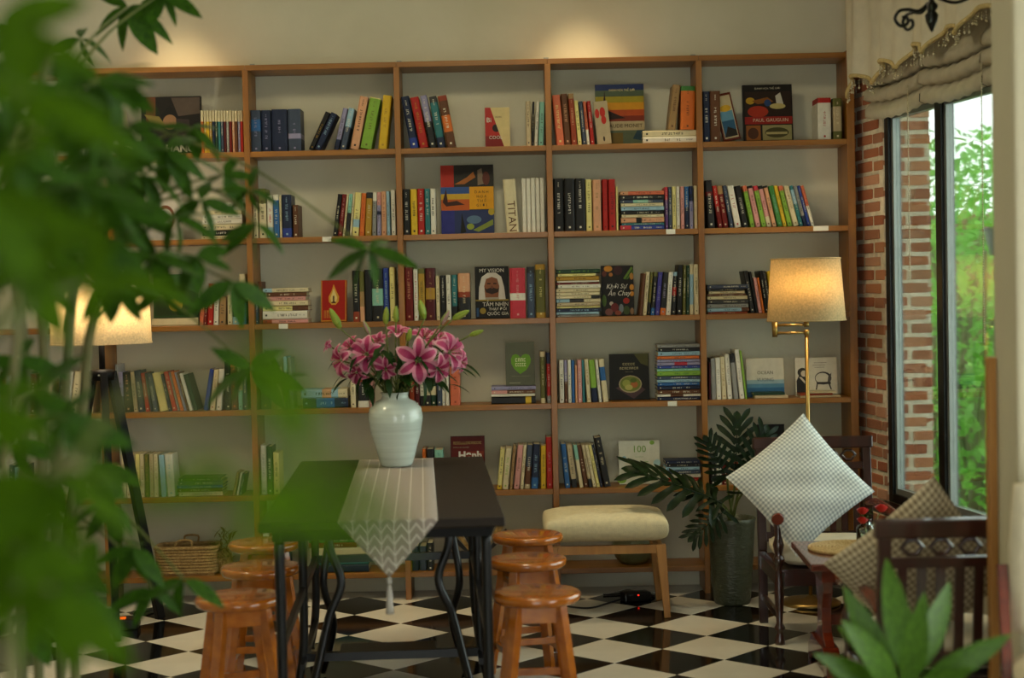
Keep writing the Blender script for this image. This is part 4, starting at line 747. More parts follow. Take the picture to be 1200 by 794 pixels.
# lilies: each open flower and each bud on its own stem
rl = random.Random(21)
PK, PKD, PW = hexc('cf5c88'), hexc('9c1c50'), hexc('f0d4d8')
def petal_mesh(k):
    mb = MB(); N, Mw = 8, 4; r = random.Random(k); L = 1.0; w = .56 if k % 2 else .44
    for i in range(N+1):
        t = i/N; wd = w*math.sin(PI*min(1, (t*.92+.06)))**.8; zz = .62*t-.75*t**2.6*1.0; rr = .10+.80*t**.9
        for j in range(Mw+1):
            s = j/Mw-.5; mb.v.append((s*wd*1.0, rr, zz+.22*abs(s)*wd*(1.4-t)+.03*math.sin(9*t+s*6)*t))
    for i in range(N):
        for j in range(Mw):
            t = i/N; e = abs((j+.5)/Mw-.5)*2
            c = tuple(PKD[q]*(1-t)+PK[q]*t for q in range(3)) if e < .5 else tuple(PK[q]*(.8-.3*t)+PW[q]*(.2+.3*t) for q in range(3))
            if t > .8: c = tuple(x*.55+y*.45 for x, y in zip(c, PW))
            a = i*(Mw+1)+j; mb.face((a, a+1, a+Mw+2, a+Mw+1), c, True)
    return mb.mesh('petal', M_petal)
PET = [petal_mesh(0), petal_mesh(1)]
mb = MB(); mb.tube([(0, .02, .05), (0, .1, .3), (0, .18, .52)], [.012, .01, .008], 5, hexc('8aa04a')); mb.box((0, .19, .54), (.03, .09, .025), None, hexc('5a2410')); STAM = mb.mesh('stamen', M_bud)
mouth = va+Vector((0, 0, .27))
def stem_to(parent, org, tgt, mid=None):
    m_ = mid or (org*.45+tgt*.55+Vector((0, 0, .03))); mb = MB(); mb.tube([p-tgt for p in curve([org, m_, tgt], 5)], .0035, 6); obj('stem', mb, M_stem, parent)
    return [p for p in curve([org, m_, tgt], 5)]
def aim(d, spin): return Vector(d).normalized().to_track_quat('Z', 'Y').to_matrix().to_4x4() @ Matrix.Rotation(spin, 4, 'Z')
LILY = [(430, 411, 6.2, .085, (-.15, -1, .25), 'wide-open pink lily at the middle of the bouquet, facing out'), (400, 418, 6.22, .08, (-.8, -.6, -.1), 'pink lily drooping over the bouquet side away from the orange book'),
        (467, 392, 6.28, .07, (.0, -.45, .9), 'tall half-open pink lily pointing up from the bouquet centre'), (497, 392, 6.3, .075, (.3, -.5, .7), 'upright pink lily behind the largest bloom'), (489, 418, 6.16, .1, (.15, -1, .0), 'largest deep pink lily spread low at the bouquet front'),
        (527, 408, 6.22, .088, (.75, -.75, .2), 'pale-edged pink lily leaning towards the orange book'), (412, 405, 6.28, .07, (-.4, -.7, .6), 'pink lily tucked behind the two outer blooms'), (513, 428, 6.18, .07, (.5, -.9, -.3), 'pink lily drooping under the pale-edged bloom'), (452, 428, 6.2, .055, (.0, -1, -.3), 'small pink lily low among the dark leaves'), (445, 400, 6.3, .06, (-.2, -.6, .8), 'pink lily between the central bloom and the tall half-open one'), (515, 392, 6.32, .06, (.5, -.3, .8), 'pink lily peeping out behind the pale-edged bloom'), (473, 420, 6.3, .06, (-.1, -.9, .3), 'pink lily half hidden behind the largest bloom'), (418, 432, 6.24, .06, (-.4, -.9, -.3), 'pink lily hanging low below the central bloom'), (540, 420, 6.24, .055, (.9, -.5, -.2), 'pink lily at the outer edge near the orange book'), (389, 403, 6.25, .045, (-.9, -.3, .5), 'small opening pink lily at the outer tip of the bouquet')]
for x, y, Y, R, d, lab in LILY:
    p = at(x, y+4, Y); R *= .9; t = thing('lily', lab, 'flower', p, 0, 'lilies in the celadon vase')
    D = Vector(d).normalized(); half = .55 if ('half-open' in lab or 'opening' in lab) else 1.0
    for k in range(6):
        o = link('petal', PET[k % 2], t); o.matrix_local = aim(D, k*PI/3+rl.uniform(-.1, .1)) @ Matrix.Rotation(rl.uniform(-.15, .15) + (.6 if half < 1 else 0), 4, 'X') @ Matrix.Scale(R*rl.uniform(.92, 1.08)*1.12, 4)
    for k in range(5):
        o = link('stamen', STAM, t); o.matrix_local = aim(D, k*2*PI/5) @ Matrix.Scale(R, 4)
    stem_to(t, mouth+Vector((rl.uniform(-.025, .025), rl.uniform(-.025, .025), -.02)), p-D*R*.05)
def bud_mesh(g):
    mb = MB(); ca, cb = ('9aa83a', '7f9a2c') if g else ('b08a86', '8f9a58')
    prof = [(.0, 0), (.12, .06), (.2, .3), (.19, .55), (.13, .82), (.05, .97), (.0, 1)]
    for q, (a, b) in enumerate(zip(prof, prof[1:])):
        n = 8; base = len(mb.v)
        for r_, z in (a, b):
            for k in range(n): A = 2*PI*k/n; rr = r_*(1 if k % 2 else .86); mb.v.append((rr*math.cos(A), rr*math.sin(A), z))
        for k in range(n): mb.face((base+k, base+(k+1) % n, base+n+(k+1) % n, base+n+k), hexc(ca if k % 3 else cb), True)
    return mb.mesh('bud', M_bud)
BUD = [bud_mesh(0), bud_mesh(1)]
for x0, y0, x1, y1, g, lab in ((399, 385, 387, 362, 1, 'slim green lily bud beside the red flame book'), (433, 392, 426, 376, 0, 'blush lily bud above the central bloom'), (452, 380, 453, 360, 1, 'yellow-green lily bud standing upright near the stickered black book'), (464, 378, 464, 359, 1, 'slender green lily bud against the dark red spine'), (497, 374, 492, 352, 1, 'plump yellow-green lily bud below the maroon spine'), (517, 380, 526, 364, 0, 'pinkish lily bud tilting beside the plump green one'), (530, 374, 549, 364, 1, 'long green lily bud pointing at the bearded man cover'), (550, 393, 566, 387, 1, 'lily bud reaching farthest out on a thin side stem'), (478, 400, 481, 385, 1, 'short green lily bud among the open blooms')):
    a, b = at(x0, y0, 6.24), at(x1, y1, 6.23); d = b-a; t = thing('lily_bud', lab, 'flower bud', a, 0, 'lily buds in the celadon vase')
    o = link('bud', BUD[g], t); o.matrix_local = aim(d, 0) @ Matrix.Scale(d.length*1.05, 4); stem_to(t, mouth+Vector((rl.uniform(-.025, .025), rl.uniform(-.025, .025), -.02)), a)
def leaf_mesh(name, M, L=1.0, w=.3, bend=.35, fold=.15, N=7, tipp=.8):
    mb = MB()
    for i in range(N+1):
        t = i/N; wd = w/2*math.sin(PI*t**tipp)**.85 if 0 < t < 1 else 0; z = -bend*t*t
        for s in (-1, 0, 1): mb.v.append((s*wd, t*L, z*L+abs(s)*wd*fold))
    for i in range(N):
        for j in range(2): a = i*3+j; mb.face((a, a+1, a+4, a+3), None, True)
    return mb.mesh(name, M)
LLEAF = leaf_mesh('leaf', mat('lily_leaf', '122a0a', .45, col2='224512', scale=20, trans=.2, spec=.25), 1, .34, .5)
bq = thing('lily_foliage', 'dark green lily leaves spilling over the vase rim under the blooms', 'leaves', mouth, 0)
for k in range(95):
    x, y = rl.gauss(464, 34), rl.uniform(402, 452); p = at(x, y, rl.uniform(6.17, 6.34)); o = link('leaf', LLEAF, bq); d = Vector((rl.uniform(-1, 1)+(x-462)/60, rl.uniform(-1, .3), rl.uniform(-.9, .2)))
    o.matrix_local = Matrix.Translation(p-mouth) @ d.normalized().to_track_quat('Y', 'Z').to_matrix().to_4x4() @ Matrix.Scale(rl.uniform(.065, .1), 4)
mb = MB()
for k in range(10): a = k*.63; mb.tube([(.03*math.cos(a), .03*math.sin(a), -.06), (.05*math.cos(a), .05*math.sin(a), .06), (.12*math.cos(a), .08*math.sin(a), .15)], .0035, 5)
obj('stems', mb, M_stem, bq)

# ================================================================== stools
def make_stool():
    t = thing('round_stool', '', 'stool', (0, 0, 0), 0, 'varnished stools along the dark table')
    mb = MB(); mb.lathe([(0, .418), (.12, .418), (.138, .42), (.145, .428), (.146, .442), (.141, .449), (.132, .451), (0, .451)], 40, cap=False); obj('seat', mb, M_stool, t)
    for a in range(4):
        A = PI/4+a*PI/2; c, s = math.cos(A), math.sin(A); mb = MB(); mb.bar((c*.168, s*.168, 0), (c*.098, s*.098, .4185), .034, .034, (-s, c, 0), k=.94); obj('leg', mb, M_stool, t, bevel=.003)
    for a in range(4):
        A, B_ = PI/4+a*PI/2, PI/4+(a+1)*PI/2; z = .12 if a % 2 else .16; r = .168-(.07)*z/.4185-.004
        p, q = Vector((r*math.cos(A), r*math.sin(A), z)), Vector((r*math.cos(B_), r*math.sin(B_), z)); d = (q-p).normalized()*.018
        mb = MB(); mb.bar(p+d, q-d, .018, .024); obj('stretcher', mb, M_stool, t, bevel=.002)
    p, q = Vector((.085, -.07, .385)), Vector((.085, .07, .385))
    for s in (-1, 1):
        mb = MB(); mb.bar((s*.072, -.056, .385), (s*.072, .056, .385), .016, .05); obj('seat_rail', mb, M_stool, t)
        mb = MB(); mb.bar((-.056, s*.072, .385), (.056, s*.072, .385), .016, .05); obj('seat_rail', mb, M_stool, t)
    return t
st0 = make_stool()
SPOTS = [(618, 625, .1, 'orange varnished round stool between the table and the upholstered bench'), (618, 653, .3, 'orange varnished round stool, middle one on the upholstered bench side of the table'), (629, 692, .05, 'orange varnished round stool on the bench side, at the tasselled table end'),
         (310, 634, .2, 'orange varnished round stool near the wicker basket, beside the dark table'), (305, 662, 0, 'orange varnished round stool, middle one on the basket side of the table'), (280, 697, .35, 'orange varnished round stool on the basket side, at the tasselled table end')]
for i, (x, y, rz, lab) in enumerate(SPOTS):
    p = zp(x, y, .451); p.z = 0
    if i == 0: st0.location = p; st0.rotation_euler = (0, 0, rz); st0['label'] = lab
    else: dup(st0, p, rz, lab)

# ================================================================== upholstered bench
bn = thing('upholstered_bench', 'low bench with button-tufted cream linen seat on tapered oak legs', 'bench', (.393, 7.14, 0))
BW, BD = .54, .42
mb = MB(); NX, NY = 22, 16
def crown(u, v):
    e = (1-abs(2*u-1)**5)*(1-abs(2*v-1)**5); z = .425+.03*e
    for bu, bv in ((.2, .33), (.5, .33), (.8, .33), (.35, .66), (.65, .66)): z -= .02*math.exp(-(((u-bu)*BW)**2+((v-bv)*BD)**2)/.0011)
    return z
for j in range(NY+1):
    for i in range(NX+1): mb.v.append(((i/NX-.5)*BW, (j/NY-.5)*BD, crown(i/NX, j/NY)))
for j in range(NY):
    for i in range(NX): a = j*(NX+1)+i; mb.face((a, a+1, a+NX+2, a+NX+1), None, True)
ring = [j*(NX+1)+i for i, j in [(i, 0) for i in range(NX)]+[(NX, j) for j in range(NY)]+[(i, NY) for i in range(NX, 0, -1)]+[(0, j) for j in range(NY, 0, -1)]]
lo = []; md_ = []
for i in ring: x, y, z = mb.v[i]; md_.append(len(mb.v)); mb.v.append((x*1.015, y*1.015, .385))
for i in ring: x, y, z = mb.v[i]; lo.append(len(mb.v)); mb.v.append((x, y, .318))
n = len(ring)
for k in range(n):
    q = (k+1) % n; mb.face((ring[k], md_[k], md_[q], ring[q]), None, True); mb.face((md_[k], lo[k], lo[q], md_[q]), None, True)
mb.face(lo); obj('seat_cushion', mb, M_linen, bn, fix=True, sub=1)
for y in (-1, 1):
    mb = MB(); mb.bb((-BW/2+.05, y*(BD/2-.035)-.01, .28), (BW/2-.05, y*(BD/2-.035)+.01, .317)); obj('apron', mb, M_oak, bn)
for x in (-1, 1):
    mb = MB(); mb.bb((x*(BW/2-.035)-.01, -BD/2+.05, .28), (x*(BW/2-.035)+.01, BD/2-.05, .317)); obj('apron', mb, M_oak, bn)
    for y in (-1, 1):
        mb = MB(); mb.bar((x*(BW/2-.012), y*(BD/2-.008), 0), (x*(BW/2-.035), y*(BD/2-.035), .3175), .044, .036, (0, 1, 0), k=.62); obj('leg', mb, M_oak, bn, bevel=.003)

# ================================================================== tall pot with split-leaf plant
pp = Vector((.974, 7.235, 0))
pt = tag(obj('tall_pot', (lambda m_: (m_.lathe([(0, .0), (.078, 0), (.082, .01), (.092, .1), (.1, .25), (.108, .37), (.112, .385), (.108, .389), (.1, .385), (.095, .35), (.09, .34)], 36, cap=False), m_)[1])(MB()), M_pot, None, pp), 'tall grey-green hammered glazed pot standing before the bookcase', 'plant pot')
mb = MB(); mb.lathe([(0, .347), (.088, .342)], 24, cap=False); obj('soil', mb, M_soil, pt)
def split_leaf(n=7, w=.4):
    """deeply lobed leaf: midrib along y, finger lobes either side"""
    mb = MB()
    def lobe(p, d, L, wd):
        d = Vector(d).normalized(); s = Vector((-d.y, d.x, 0)); pts = []
        prof = [(0, 1.1), (.25, .7), (.5, .8), (.7, .9), (.85, .75), (1, .1)]
        N = len(prof); b0 = len(mb.v)
        for t, k in prof:
            c = Vector(p)+d*(L*t)+Vector((0, 0, -.25*L*t*t))
            for q in (-1, 0, 1): mb.v.append(tuple(c+s*(q*wd*k*.5)+Vector((0, 0, abs(q)*wd*.1+.006*math.sin(t*14)))))
        for i in range(N-1):
            for j in range(2): a = b0+i*3+j; mb.face((a, a+1, a+4, a+3), None, True)
    for i in range(n):
        t = .04+.8*i/(n-1); L = w*(.62+.5*math.sin(PI*(.25+.6*t))); 
        for s in (-1, 1): lobe((0, t, 0), (s*(1.15-t*.55), .25+.9*t-.5*(t < .1), 0), L, .105)
    lobe((0, .8, 0), (0, 1, 0), .3, .15)
    mb.tube([(0, 0, .003), (0, .85, -.004)], [.016, .008], 5)
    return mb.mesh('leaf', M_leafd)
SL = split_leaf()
ph = thing('split_leaf_plant', 'dark philodendron with finger-lobed leaves growing from the tall pot', 'potted plant', pp+Vector((0, 0, .345)))
base = pp+Vector((0, 0, .345))
for (bx, by, bY), (tx_, ty_, tY), sc, up in (((836, 585, 7.14), (735, 546, 7.1), .9, (0, -.6, 1)), ((850, 598, 7.1), (808, 632, 7.02), .8, (-.3, -1, .5)), ((862, 560, 7.14), (864, 484, 7.2), 1.05, (0, -1, .1)), ((852, 560, 7.12), (826, 512, 7.1), .8, (-.3, -1, .3)), ((872, 560, 7.14), (900, 500, 7.16), .85, (.3, -1, .2)), ((846, 590, 7.1), (790, 560, 7.2), .8, (-.2, -.6, 1)), ((870, 578, 7.1), (884, 540, 7.0), .7, (.3, -1, .3))):
    a, b = at(bx, by, bY), at(tx_, ty_, tY); y_ = (b-a); L = y_.length; y_ = y_.normalized(); z_ = Vector(up); z_ = (z_-y_*z_.dot(y_)).normalized(); x_ = y_.cross(z_)
    m_ = Matrix((x_, y_, z_)).transposed().to_4x4(); o = link('leaf', SL, ph); o.matrix_local = Matrix.Translation(a-base) @ m_ @ Matrix.Scale(L*.95, 4)
    mb = MB(); mb.tube([p-base for p in curve([base+Vector((rl.uniform(-.02, .02), rl.uniform(-.02, .02), 0)), (base+a)/2+Vector((0, 0, .03)), a], 5)], .005, 6); obj('leaf_stalk', mb, M_stem, ph)

# ================================================================== floor lamps
def shade(parent, r0, r1, z0, z1, M, n=48):
    mb = MB(); mb.lathe([(r0, z0), (r1, z1), (r1-.003, z1), (r0-.003, z0), (r0, z0)], n, cap=False); s = obj('lamp_shade', mb, M, parent)
    for r_, z in ((r0, z0), (r1, z1)):
        mb = MB(); mb.tube([(r_*math.cos(a*PI/18), r_*math.sin(a*PI/18), z) for a in range(36)], .0035, 6, closed=True); obj('shade_rim', mb, M, s)
    mb = MB()
    for k in range(3): a = k*2*PI/3; mb.tube([(0, 0, z1-.02), ((r1-.003)*math.cos(a), (r1-.003)*math.sin(a), z1-.004)], .002, 5)
    mb.lathe([(0, z1-.024), (.014, z1-.024), (.014, z1-.016), (0, z1-.016)], 12, cap=False)
    obj('shade_spider', mb, M_brass, s); return s
LY = 7.17; lp = at(945, 374, LY); lr = thing('brass_floor_lamp', 'swing-arm brass floor lamp with lit beige linen shade behind the armchair', 'floor lamp', (lp.x, LY, 0))
zb_ = at(945, 375, LY).z; zt_ = at(945, 303, LY).z
shade(lr, .174, .153, zb_, zt_, M_shade_r)
mb = MB(); mb.lathe([(0, 0), (.13, 0), (.135, .008), (.12, .018), (.03, .026), (.012, .04), (0, .04)], 32, cap=False); obj('base', mb, M_brass, lr)
mb = MB(); mb.tube([(.0, 0, .035), (.0, 0, zb_-.062)], .009, 12); obj('pole', mb, M_brass, lr)
mb = MB()
mb.tube([(0, 0, zb_-.055), (-.135, 0, zb_-.055)], .006, 8); mb.tube([(-.135, 0, zb_-.02), (0, 0, zb_-.02)], .006, 8); obj('swing_arm', mb, M_brass, lr)
mb = MB(); mb.lathe([(0, -.072), (.012, -.072), (.013, -.005), (0, -.005)], 14, (-.142, 0, zb_), cap=False); obj('arm_joint', mb, M_brass, lr)
for z in (-.066, -.03):
    mb = MB(); mb.lathe([(0, 0), (.012, 0), (.012, .024), (0, .024)], 14, (0, 0, zb_+z), cap=False); obj('arm_joint', mb, M_brass, lr)
mb = MB(); mb.lathe([(0, -.008), (.022, -.006), (.022, 0), (.011, .002), (.011, .1), (0, .1)], 14, (0, 0, zb_), cap=False); obj('lamp_socket', mb, M_brass, lr)
mb = MB(); mb.lathe([(0, .1), (.015, .104), (.03, .14), (.028, .165), (0, .185)], 16, (0, 0, zb_), cap=False); obj('bulb', mb, M_bulb, lr)
light('brass_lamp_light', 'POINT', (lp.x-.0, LY-.06, zb_+.17), 3.0, WARM, shadow_soft_size=.04)
LY2 = 6.95; lp = at(119, 403, LY2); lf = thing('tripod_floor_lamp', 'black wooden tripod floor lamp with glowing cream drum shade behind the foliage', 'floor lamp', (lp.x, LY2, 0))
zb_ = at(119, 402, LY2).z; zt_ = at(119, 318, LY2).z
shade(lf, .214, .205, zb_, zt_, M_shade_l)
mb = MB(); mb.tube([(0, 0, zb_-.14), (0, 0, zb_+.08)], .013, 10); obj('pole', mb, M_blackwood, lf)
mb = MB(); mb.lathe([(0, -.16), (.05, -.16), (.055, -.13), (.05, -.115), (0, -.11)], 16, (0, 0, zb_), cap=False); obj('tripod_head', mb, M_blackwood, lf)
for a in (math.radians(-70), math.radians(50), math.radians(170)):
    c, s = math.cos(a), math.sin(a); mb = MB(); mb.bar((c*.27, s*.27, 0), (c*.045, s*.045, zb_-.125), .04, .03, (-s, c, 0)); obj('leg', mb, M_blackwood, lf, bevel=.003)
mb = MB(); mb.lathe([(0, -.006), (.006, -.006), (.006, 0), (0, .002)], 10, (0, -.056, zb_-.135), cap=False); obj('wing_bolt', mb, M_alu, lf)
mb = MB(); mb.lathe([(0, .08), (.02, .084), (.035, .13), (.033, .16), (0, .18)], 16, (0, 0, zb_), cap=False); obj('bulb', mb, M_bulb, lf)
light('tripod_lamp_light', 'POINT', (lp.x, LY2-.06, zb_+.17), 11, (1, .85, .64), shadow_soft_size=.05)

# ================================================================== mahogany tea set by the window
def turned(mb, p, q, r, n=14):
    p, q = Vector(p), Vector(q); L = q-p
    prof = [(0, 1), (.06, .8), (.1, .55), (.13, 1.1), (.17, .6), (.4, .95), (.62, .62), (.68, 1.15), (.72, .7), (.8, 1.1), (.86, .7), (1, .95)]
    pts = []; rs = []
    for (t0, k0), (t1, k1) in zip(prof, prof[1:]):
        for s in (0, .5): pts.append(p+L*(t0+(t1-t0)*s)); rs.append(r*(k0+(k1-k0)*s))
    pts.append(q); rs.append(r*prof[-1][1]); mb.tube(pts, rs, n)
def armchair(name, label, loc, rz, w=.50, d=.46, hb=.775, group=None):
    """front towards local -y"""
    t = thing(name, label, 'armchair', loc, rz, group); x = w/2-.022; y = d/2-.022; lean = .05
    for s in (-1, 1):
        mb = MB(); turned(mb, (s*x, -y, 0), (s*x, -y, .5), .021); obj('front_leg', mb, M_mahog, t)
        mb = MB(); mb.bar((s*x, y, 0), (s*x, y, .31), .036, .036); mb.bar((s*x, y, .31), (s*x, y+lean, hb-.015), .036, .032); obj('back_post', mb, M_mahog, t, bevel=.003)
        mb = MB(); pts = curve([(s*x, y+.012, .50), (s*x, y*.2, .525), (s*(x+.006), -y*.8, .518), (s*(x+.008), -y-.05, .508)], 5); mb.tube(pts, [.018]*len(pts[:-2])+[.027, .022], 10); obj('armrest', mb, M_mahog2, t)
        mb = MB(); mb.bb((s*x-.011, -y+.02, .235), (s*x+.011, y-.018, .29)); obj('seat_rail', mb, M_mahog, t)
        mb = MB(); mb.bb((s*x-.009, -y+.02, .1), (s*x+.009, y-.018, .125)); obj('stretcher', mb, M_mahog, t)
    for yy in (-y, y):
        mb = MB(); mb.bb((-x+.02, yy-.011, .235), (x-.02, yy+.011, .29)); obj('seat_rail', mb, M_mahog, t)
    mb = MB(); mb.bb((-x+.012, -y-.01, .2905), (x-.012, y-.02, .302)); obj('seat_panel', mb, M_mahog, t)
    R = Matrix.Rotation(-math.atan2(lean, hb-.31), 3, 'X'); yb = lambda z: y+lean*(z-.31)/(hb-.325)
    mb = MB(); mb.box((0, yb(hb-.02), hb-.016), (w+.012, .04, .052), R); obj('top_rail', mb, M_mahog, t, bevel=.006)
    mb = MB(); mb.box((0, yb(hb-.125), hb-.115), (2*x-.036, .022, .03), R); obj('mid_rail', mb, M_mahog, t, bevel=.003)
    mb = MB(); mb.box((0, yb(.37), .365), (2*x-.036, .022, .04), R); obj('low_rail', mb, M_mahog, t, bevel=.003)
    for k in range(5):
        u = (k-2)*(2*x-.06)/5.2; z = hb-.071; mb = MB(); mb.tube([(u-.03, yb(z), z), (u-.012, yb(z), z+.02), (u+.012, yb(z), z+.02), (u+.03, yb(z), z), (u+.012, yb(z), z-.02), (u-.012, yb(z), z-.02)], .007, 6, closed=True); obj('carved_link', mb, M_mahog, t)
    for k in range(8):
        u = (k-3.5)*(2*x-.05)/8; z0, z1 = .384, hb-.129; mb = MB(); mb.bar((u, yb(z0), z0), (u, yb(z1), z1), .026, .012, (0, 1, 0)); obj('back_slat', mb, M_mahog, t)
    return t
def cushion_mesh(w, d, h, N=14):
    mb = MB()
    for side in (1, -1):
        for j in range(N+1):
            for i in range(N+1):
                u, v = 2*i/N-1, 2*j/N-1; k = (1-u**6)*(1-v**6); ru_ = 1-.05*(u*u*v*v)
                mb.uv[len(mb.v)] = (i/N, j/N); mb.v.append((u*w/2*ru_, v*d/2*ru_, side*h/2*(.35+.65*k**.5)))
        b0 = 0 if side == 1 else (N+1)**2
        for j in range(N):
            for i in range(N):
                a = b0+j*(N+1)+i; q = (a, a+1, a+N+2, a+N+1); mb.face(q if side == 1 else q[::-1], None, True)
    e = [(i, 0) for i in range(N)]+[(N, j) for j in range(N)]+[(i, N) for i in range(N, 0, -1)]+[(0, j) for j in range(N, 0, -1)]
    for (a, b), (c, d_) in zip(e, e[1:]+e[:1]):
        p, q = b*(N+1)+a, d_*(N+1)+c; o_ = (N+1)**2; mb.face((p, p+o_, q+o_, q), None, True)
    return mb
def pillow_mesh(w, h, N=20, seed=1):
    """plump square pillow with drawn-in sides and pointed corners, in the local xz plane"""
    mb = MB(); r = random.Random(seed); ph_ = [r.uniform(0, 6) for _ in range(4)]
    for side in (-1, 1):
        for j in range(N+1):
            for i in range(N+1):
                u, v = 2*i/N-1, 2*j/N-1; pin = .06
                x = u*(1-pin*(1-v*v)*u*u); z = v*(1-pin*(1-u*u)*v*v)
                k = max(0, (1-u*u)*(1-v*v))**.45; cr = .008*math.sin(5*u+ph_[0])*math.sin(4*v+ph_[1])+.005*math.sin(9*u-7*v+ph_[2])
                mb.uv[len(mb.v)] = (i/N, j/N); mb.v.append((x*w/2, side*(h/2*k)+cr*k, z*w/2))
        b0 = 0 if side == -1 else (N+1)**2
        for j in range(N):
            for i in range(N):
                a = b0+j*(N+1)+i; q = (a, a+1, a+N+2, a+N+1); mb.face(q if side == -1 else q[::-1], None, True)
    return mb
a1 = armchair('armchair', 'dark mahogany armchair holding a white checked pillow beside the brass lamp', (1.275, 6.59, 0), 0, .50, .46)
mb = cushion_mesh(.43, .41, .085); tag(obj('seat_cushion', mb, M_cream, None, (1.275, 6.578, .348)), 'cream seat cushion on the armchair beside the brass lamp', 'cushion')
mb = pillow_mesh(.425, .14, seed=2); o = obj('gingham_pillow', mb, M_gingham, None, (1.15, 6.45, .632), bevel=0); o.rotation_euler = (Matrix.Rotation(-.38, 3, 'X') @ Matrix.Rotation(math.radians(45+7), 3, 'Y')).to_euler()
tag(o, 'white and grey gingham pillow standing on its corner in the armchair', 'pillow')
a2 = armchair('armchair', 'dark mahogany armchair seen from behind its slatted back, near the pillar', (1.283, 4.79, 0), PI, .53, .5, .765)
mb = cushion_mesh(.45, .43, .10); tag(obj('seat_cushion', mb, M_cream, None, (1.283, 4.83, .356)), 'cream seat cushion on the armchair near the pillar', 'cushion')
mb = pillow_mesh(.42, .15, seed=5); o = obj('gingham_pillow', mb, M_gingham2, None, (1.215, 4.80, .58)); o.rotation_euler = (Matrix.Rotation(.22, 3, 'X') @ Matrix.Rotation(math.radians(45+5), 3, 'Y')).to_euler()
tag(o, 'beige and brown gingham pillow propped in the slatted armchair', 'pillow')

# tea table
TT = .44; tt = thing('tea_table', 'red mahogany tea table on carved trestle feet between the armchairs', 'table', (1.345, 5.95, 0), math.radians(-2))
mb = MB(); mb.bb((-.285, -.26, TT-.028), (.285, .26, TT)); obj('table_top', mb, M_mahog2, tt, bevel=.006)
mb = MB(); mb.bb((-.24, -.21, TT-.075), (.24, .21, TT-.0285)); obj('apron', mb, M_mahog2, tt)
for s in (-1, 1):
    prof = [(-.13, .11), (-.06, .15), (-.05, .24), (-.085, .3), (-.1, TT-.076), (.1, TT-.076), (.085, .3), (.05, .24), (.06, .15), (.13, .11)]
    mb = MB(); mb.prism(prof, s*.2-.018, s*.2+.018, lambda a, b, t: (t, a, b)); obj('trestle', mb, M_mahog2, tt, bevel=.003, fix=True)
    mb = MB(); mb.prism([(-.23, 0), (-.16, 0), (-.13, .03), (.13, .03), (.16, 0), (.23, 0), (.22, .055), (.13, .1095), (-.13, .1095), (-.22, .055)], s*.2-.03, s*.2+.03, lambda a, b, t: (t, a, b)); obj('foot', mb, M_mahog2, tt, bevel=.003, fix=True)
mb = MB(); mb.bb((-.181, -.02, .17), (.181, .02, .21)); obj('stretcher', mb, M_mahog2, tt)
mc = zp(1004, 637, TT)
mb = MB()
for k in range(13): r_ = .007+.0125*k; mb.tube([(r_*math.cos(a*PI/16), r_*math.sin(a*PI/16), .006) for a in range(32)], .0065, 6, closed=True)
tag(obj('placemat', mb, M_straw, None, (1.26, 6.005, TT)), 'round woven straw placemat on the tea table', 'placemat')
gv = zp(1015, 634, TT+.012); gx, gy = 1.335, 6.08
gl = thing('glass_vase', 'small square-shouldered clear glass bottle holding the red roses', 'vase', (gx, gy, TT+.0125))
mb = MB(); mb.lathe([(0, .002), (.036, 0), (.04, .004), (.04, .055), (.034, .064), (.018, .07), (.017, .085), (.021, .089), (.018, .09), (.014, .085), (.015, .068), (.032, .06), (.037, .053), (.037, .006), (0, .005)], 28, cap=False); obj('bottle', mb, M_clear, gl)
mb = MB(); mb.lathe([(0, .006), (.0365, .007), (.0365, .042), (0, .042)], 24, cap=False); obj('water', mb, M_water, gl)
def rose(p, R, lab, d):
    t = thing('rose', lab, 'flower', p, 0, 'roses in the glass bottle'); rr = random.Random(int(p.x*1e5))
    for ringn, (n, rad, h, tilt) in enumerate(((3, .3, .85, .1), (4, .52, .8, .3), (5, .78, .72, .55), (6, 1.0, .6, .95))):
        for k in range(n):
            mb = MB(); A0 = k*2*PI/n+ringn*.5
            for i in range(5):
                v = i/4
                for j in range(5):
                    s = (j/4-.5)*2.1*PI/n*1.15; r_ = rad*(.35+.65*math.sin(v*PI*.55))+tilt*.28*max(0, v-.6); mb.v.append((R*r_*math.cos(A0+s*(1-.35*v*v)), R*r_*math.sin(A0+s*(1-.35*v*v)), R*(-.5+1.5*h*v)))
            for i in range(4):
                for j in range(4): a = i*5+j; mb.face((a, a+1, a+6, a+5), None, True)
            obj('petal', mb, M_rose, t)
    mb = MB(); e = Vector((gx, gy, TT+.03))-p; mb.tube([(0, 0, -R*.4), tuple(Vector((e.x*.6, e.y*.6, e.z*.5))), tuple(e)], .0022, 6); obj('stem', mb, M_stem, t)
    return t
for (x, y, R, lab) in ((1011, 599, .021, 'red rose standing highest in the glass bottle'), (1011, 610, .02, 'red rose hanging low on the armchair side of the bottle'), (1033, 596, .023, 'coral red rose leaning towards the window')):
    rose(at(x, y, gy-.01), R, lab, 0)
rf = thing('rose_leaves', 'green rose leaves filling the neck of the glass bottle', 'leaves', (gx, gy, TT+.1))
RL = leaf_mesh('leaf', M_leaf, 1, .5, .3)
for k in range(14):
    o = link('leaf', RL, rf); d = Vector((rl.uniform(-1, 1), rl.uniform(-1, .4), rl.uniform(-.1, 1))); o.matrix_local = Matrix.Translation((rl.uniform(-.012, .012), rl.uniform(-.012, .012), rl.uniform(0, .035))) @ d.normalized().to_track_quat('Y', 'Z').to_matrix().to_4x4() @ Matrix.Scale(rl.uniform(.022, .034), 4)
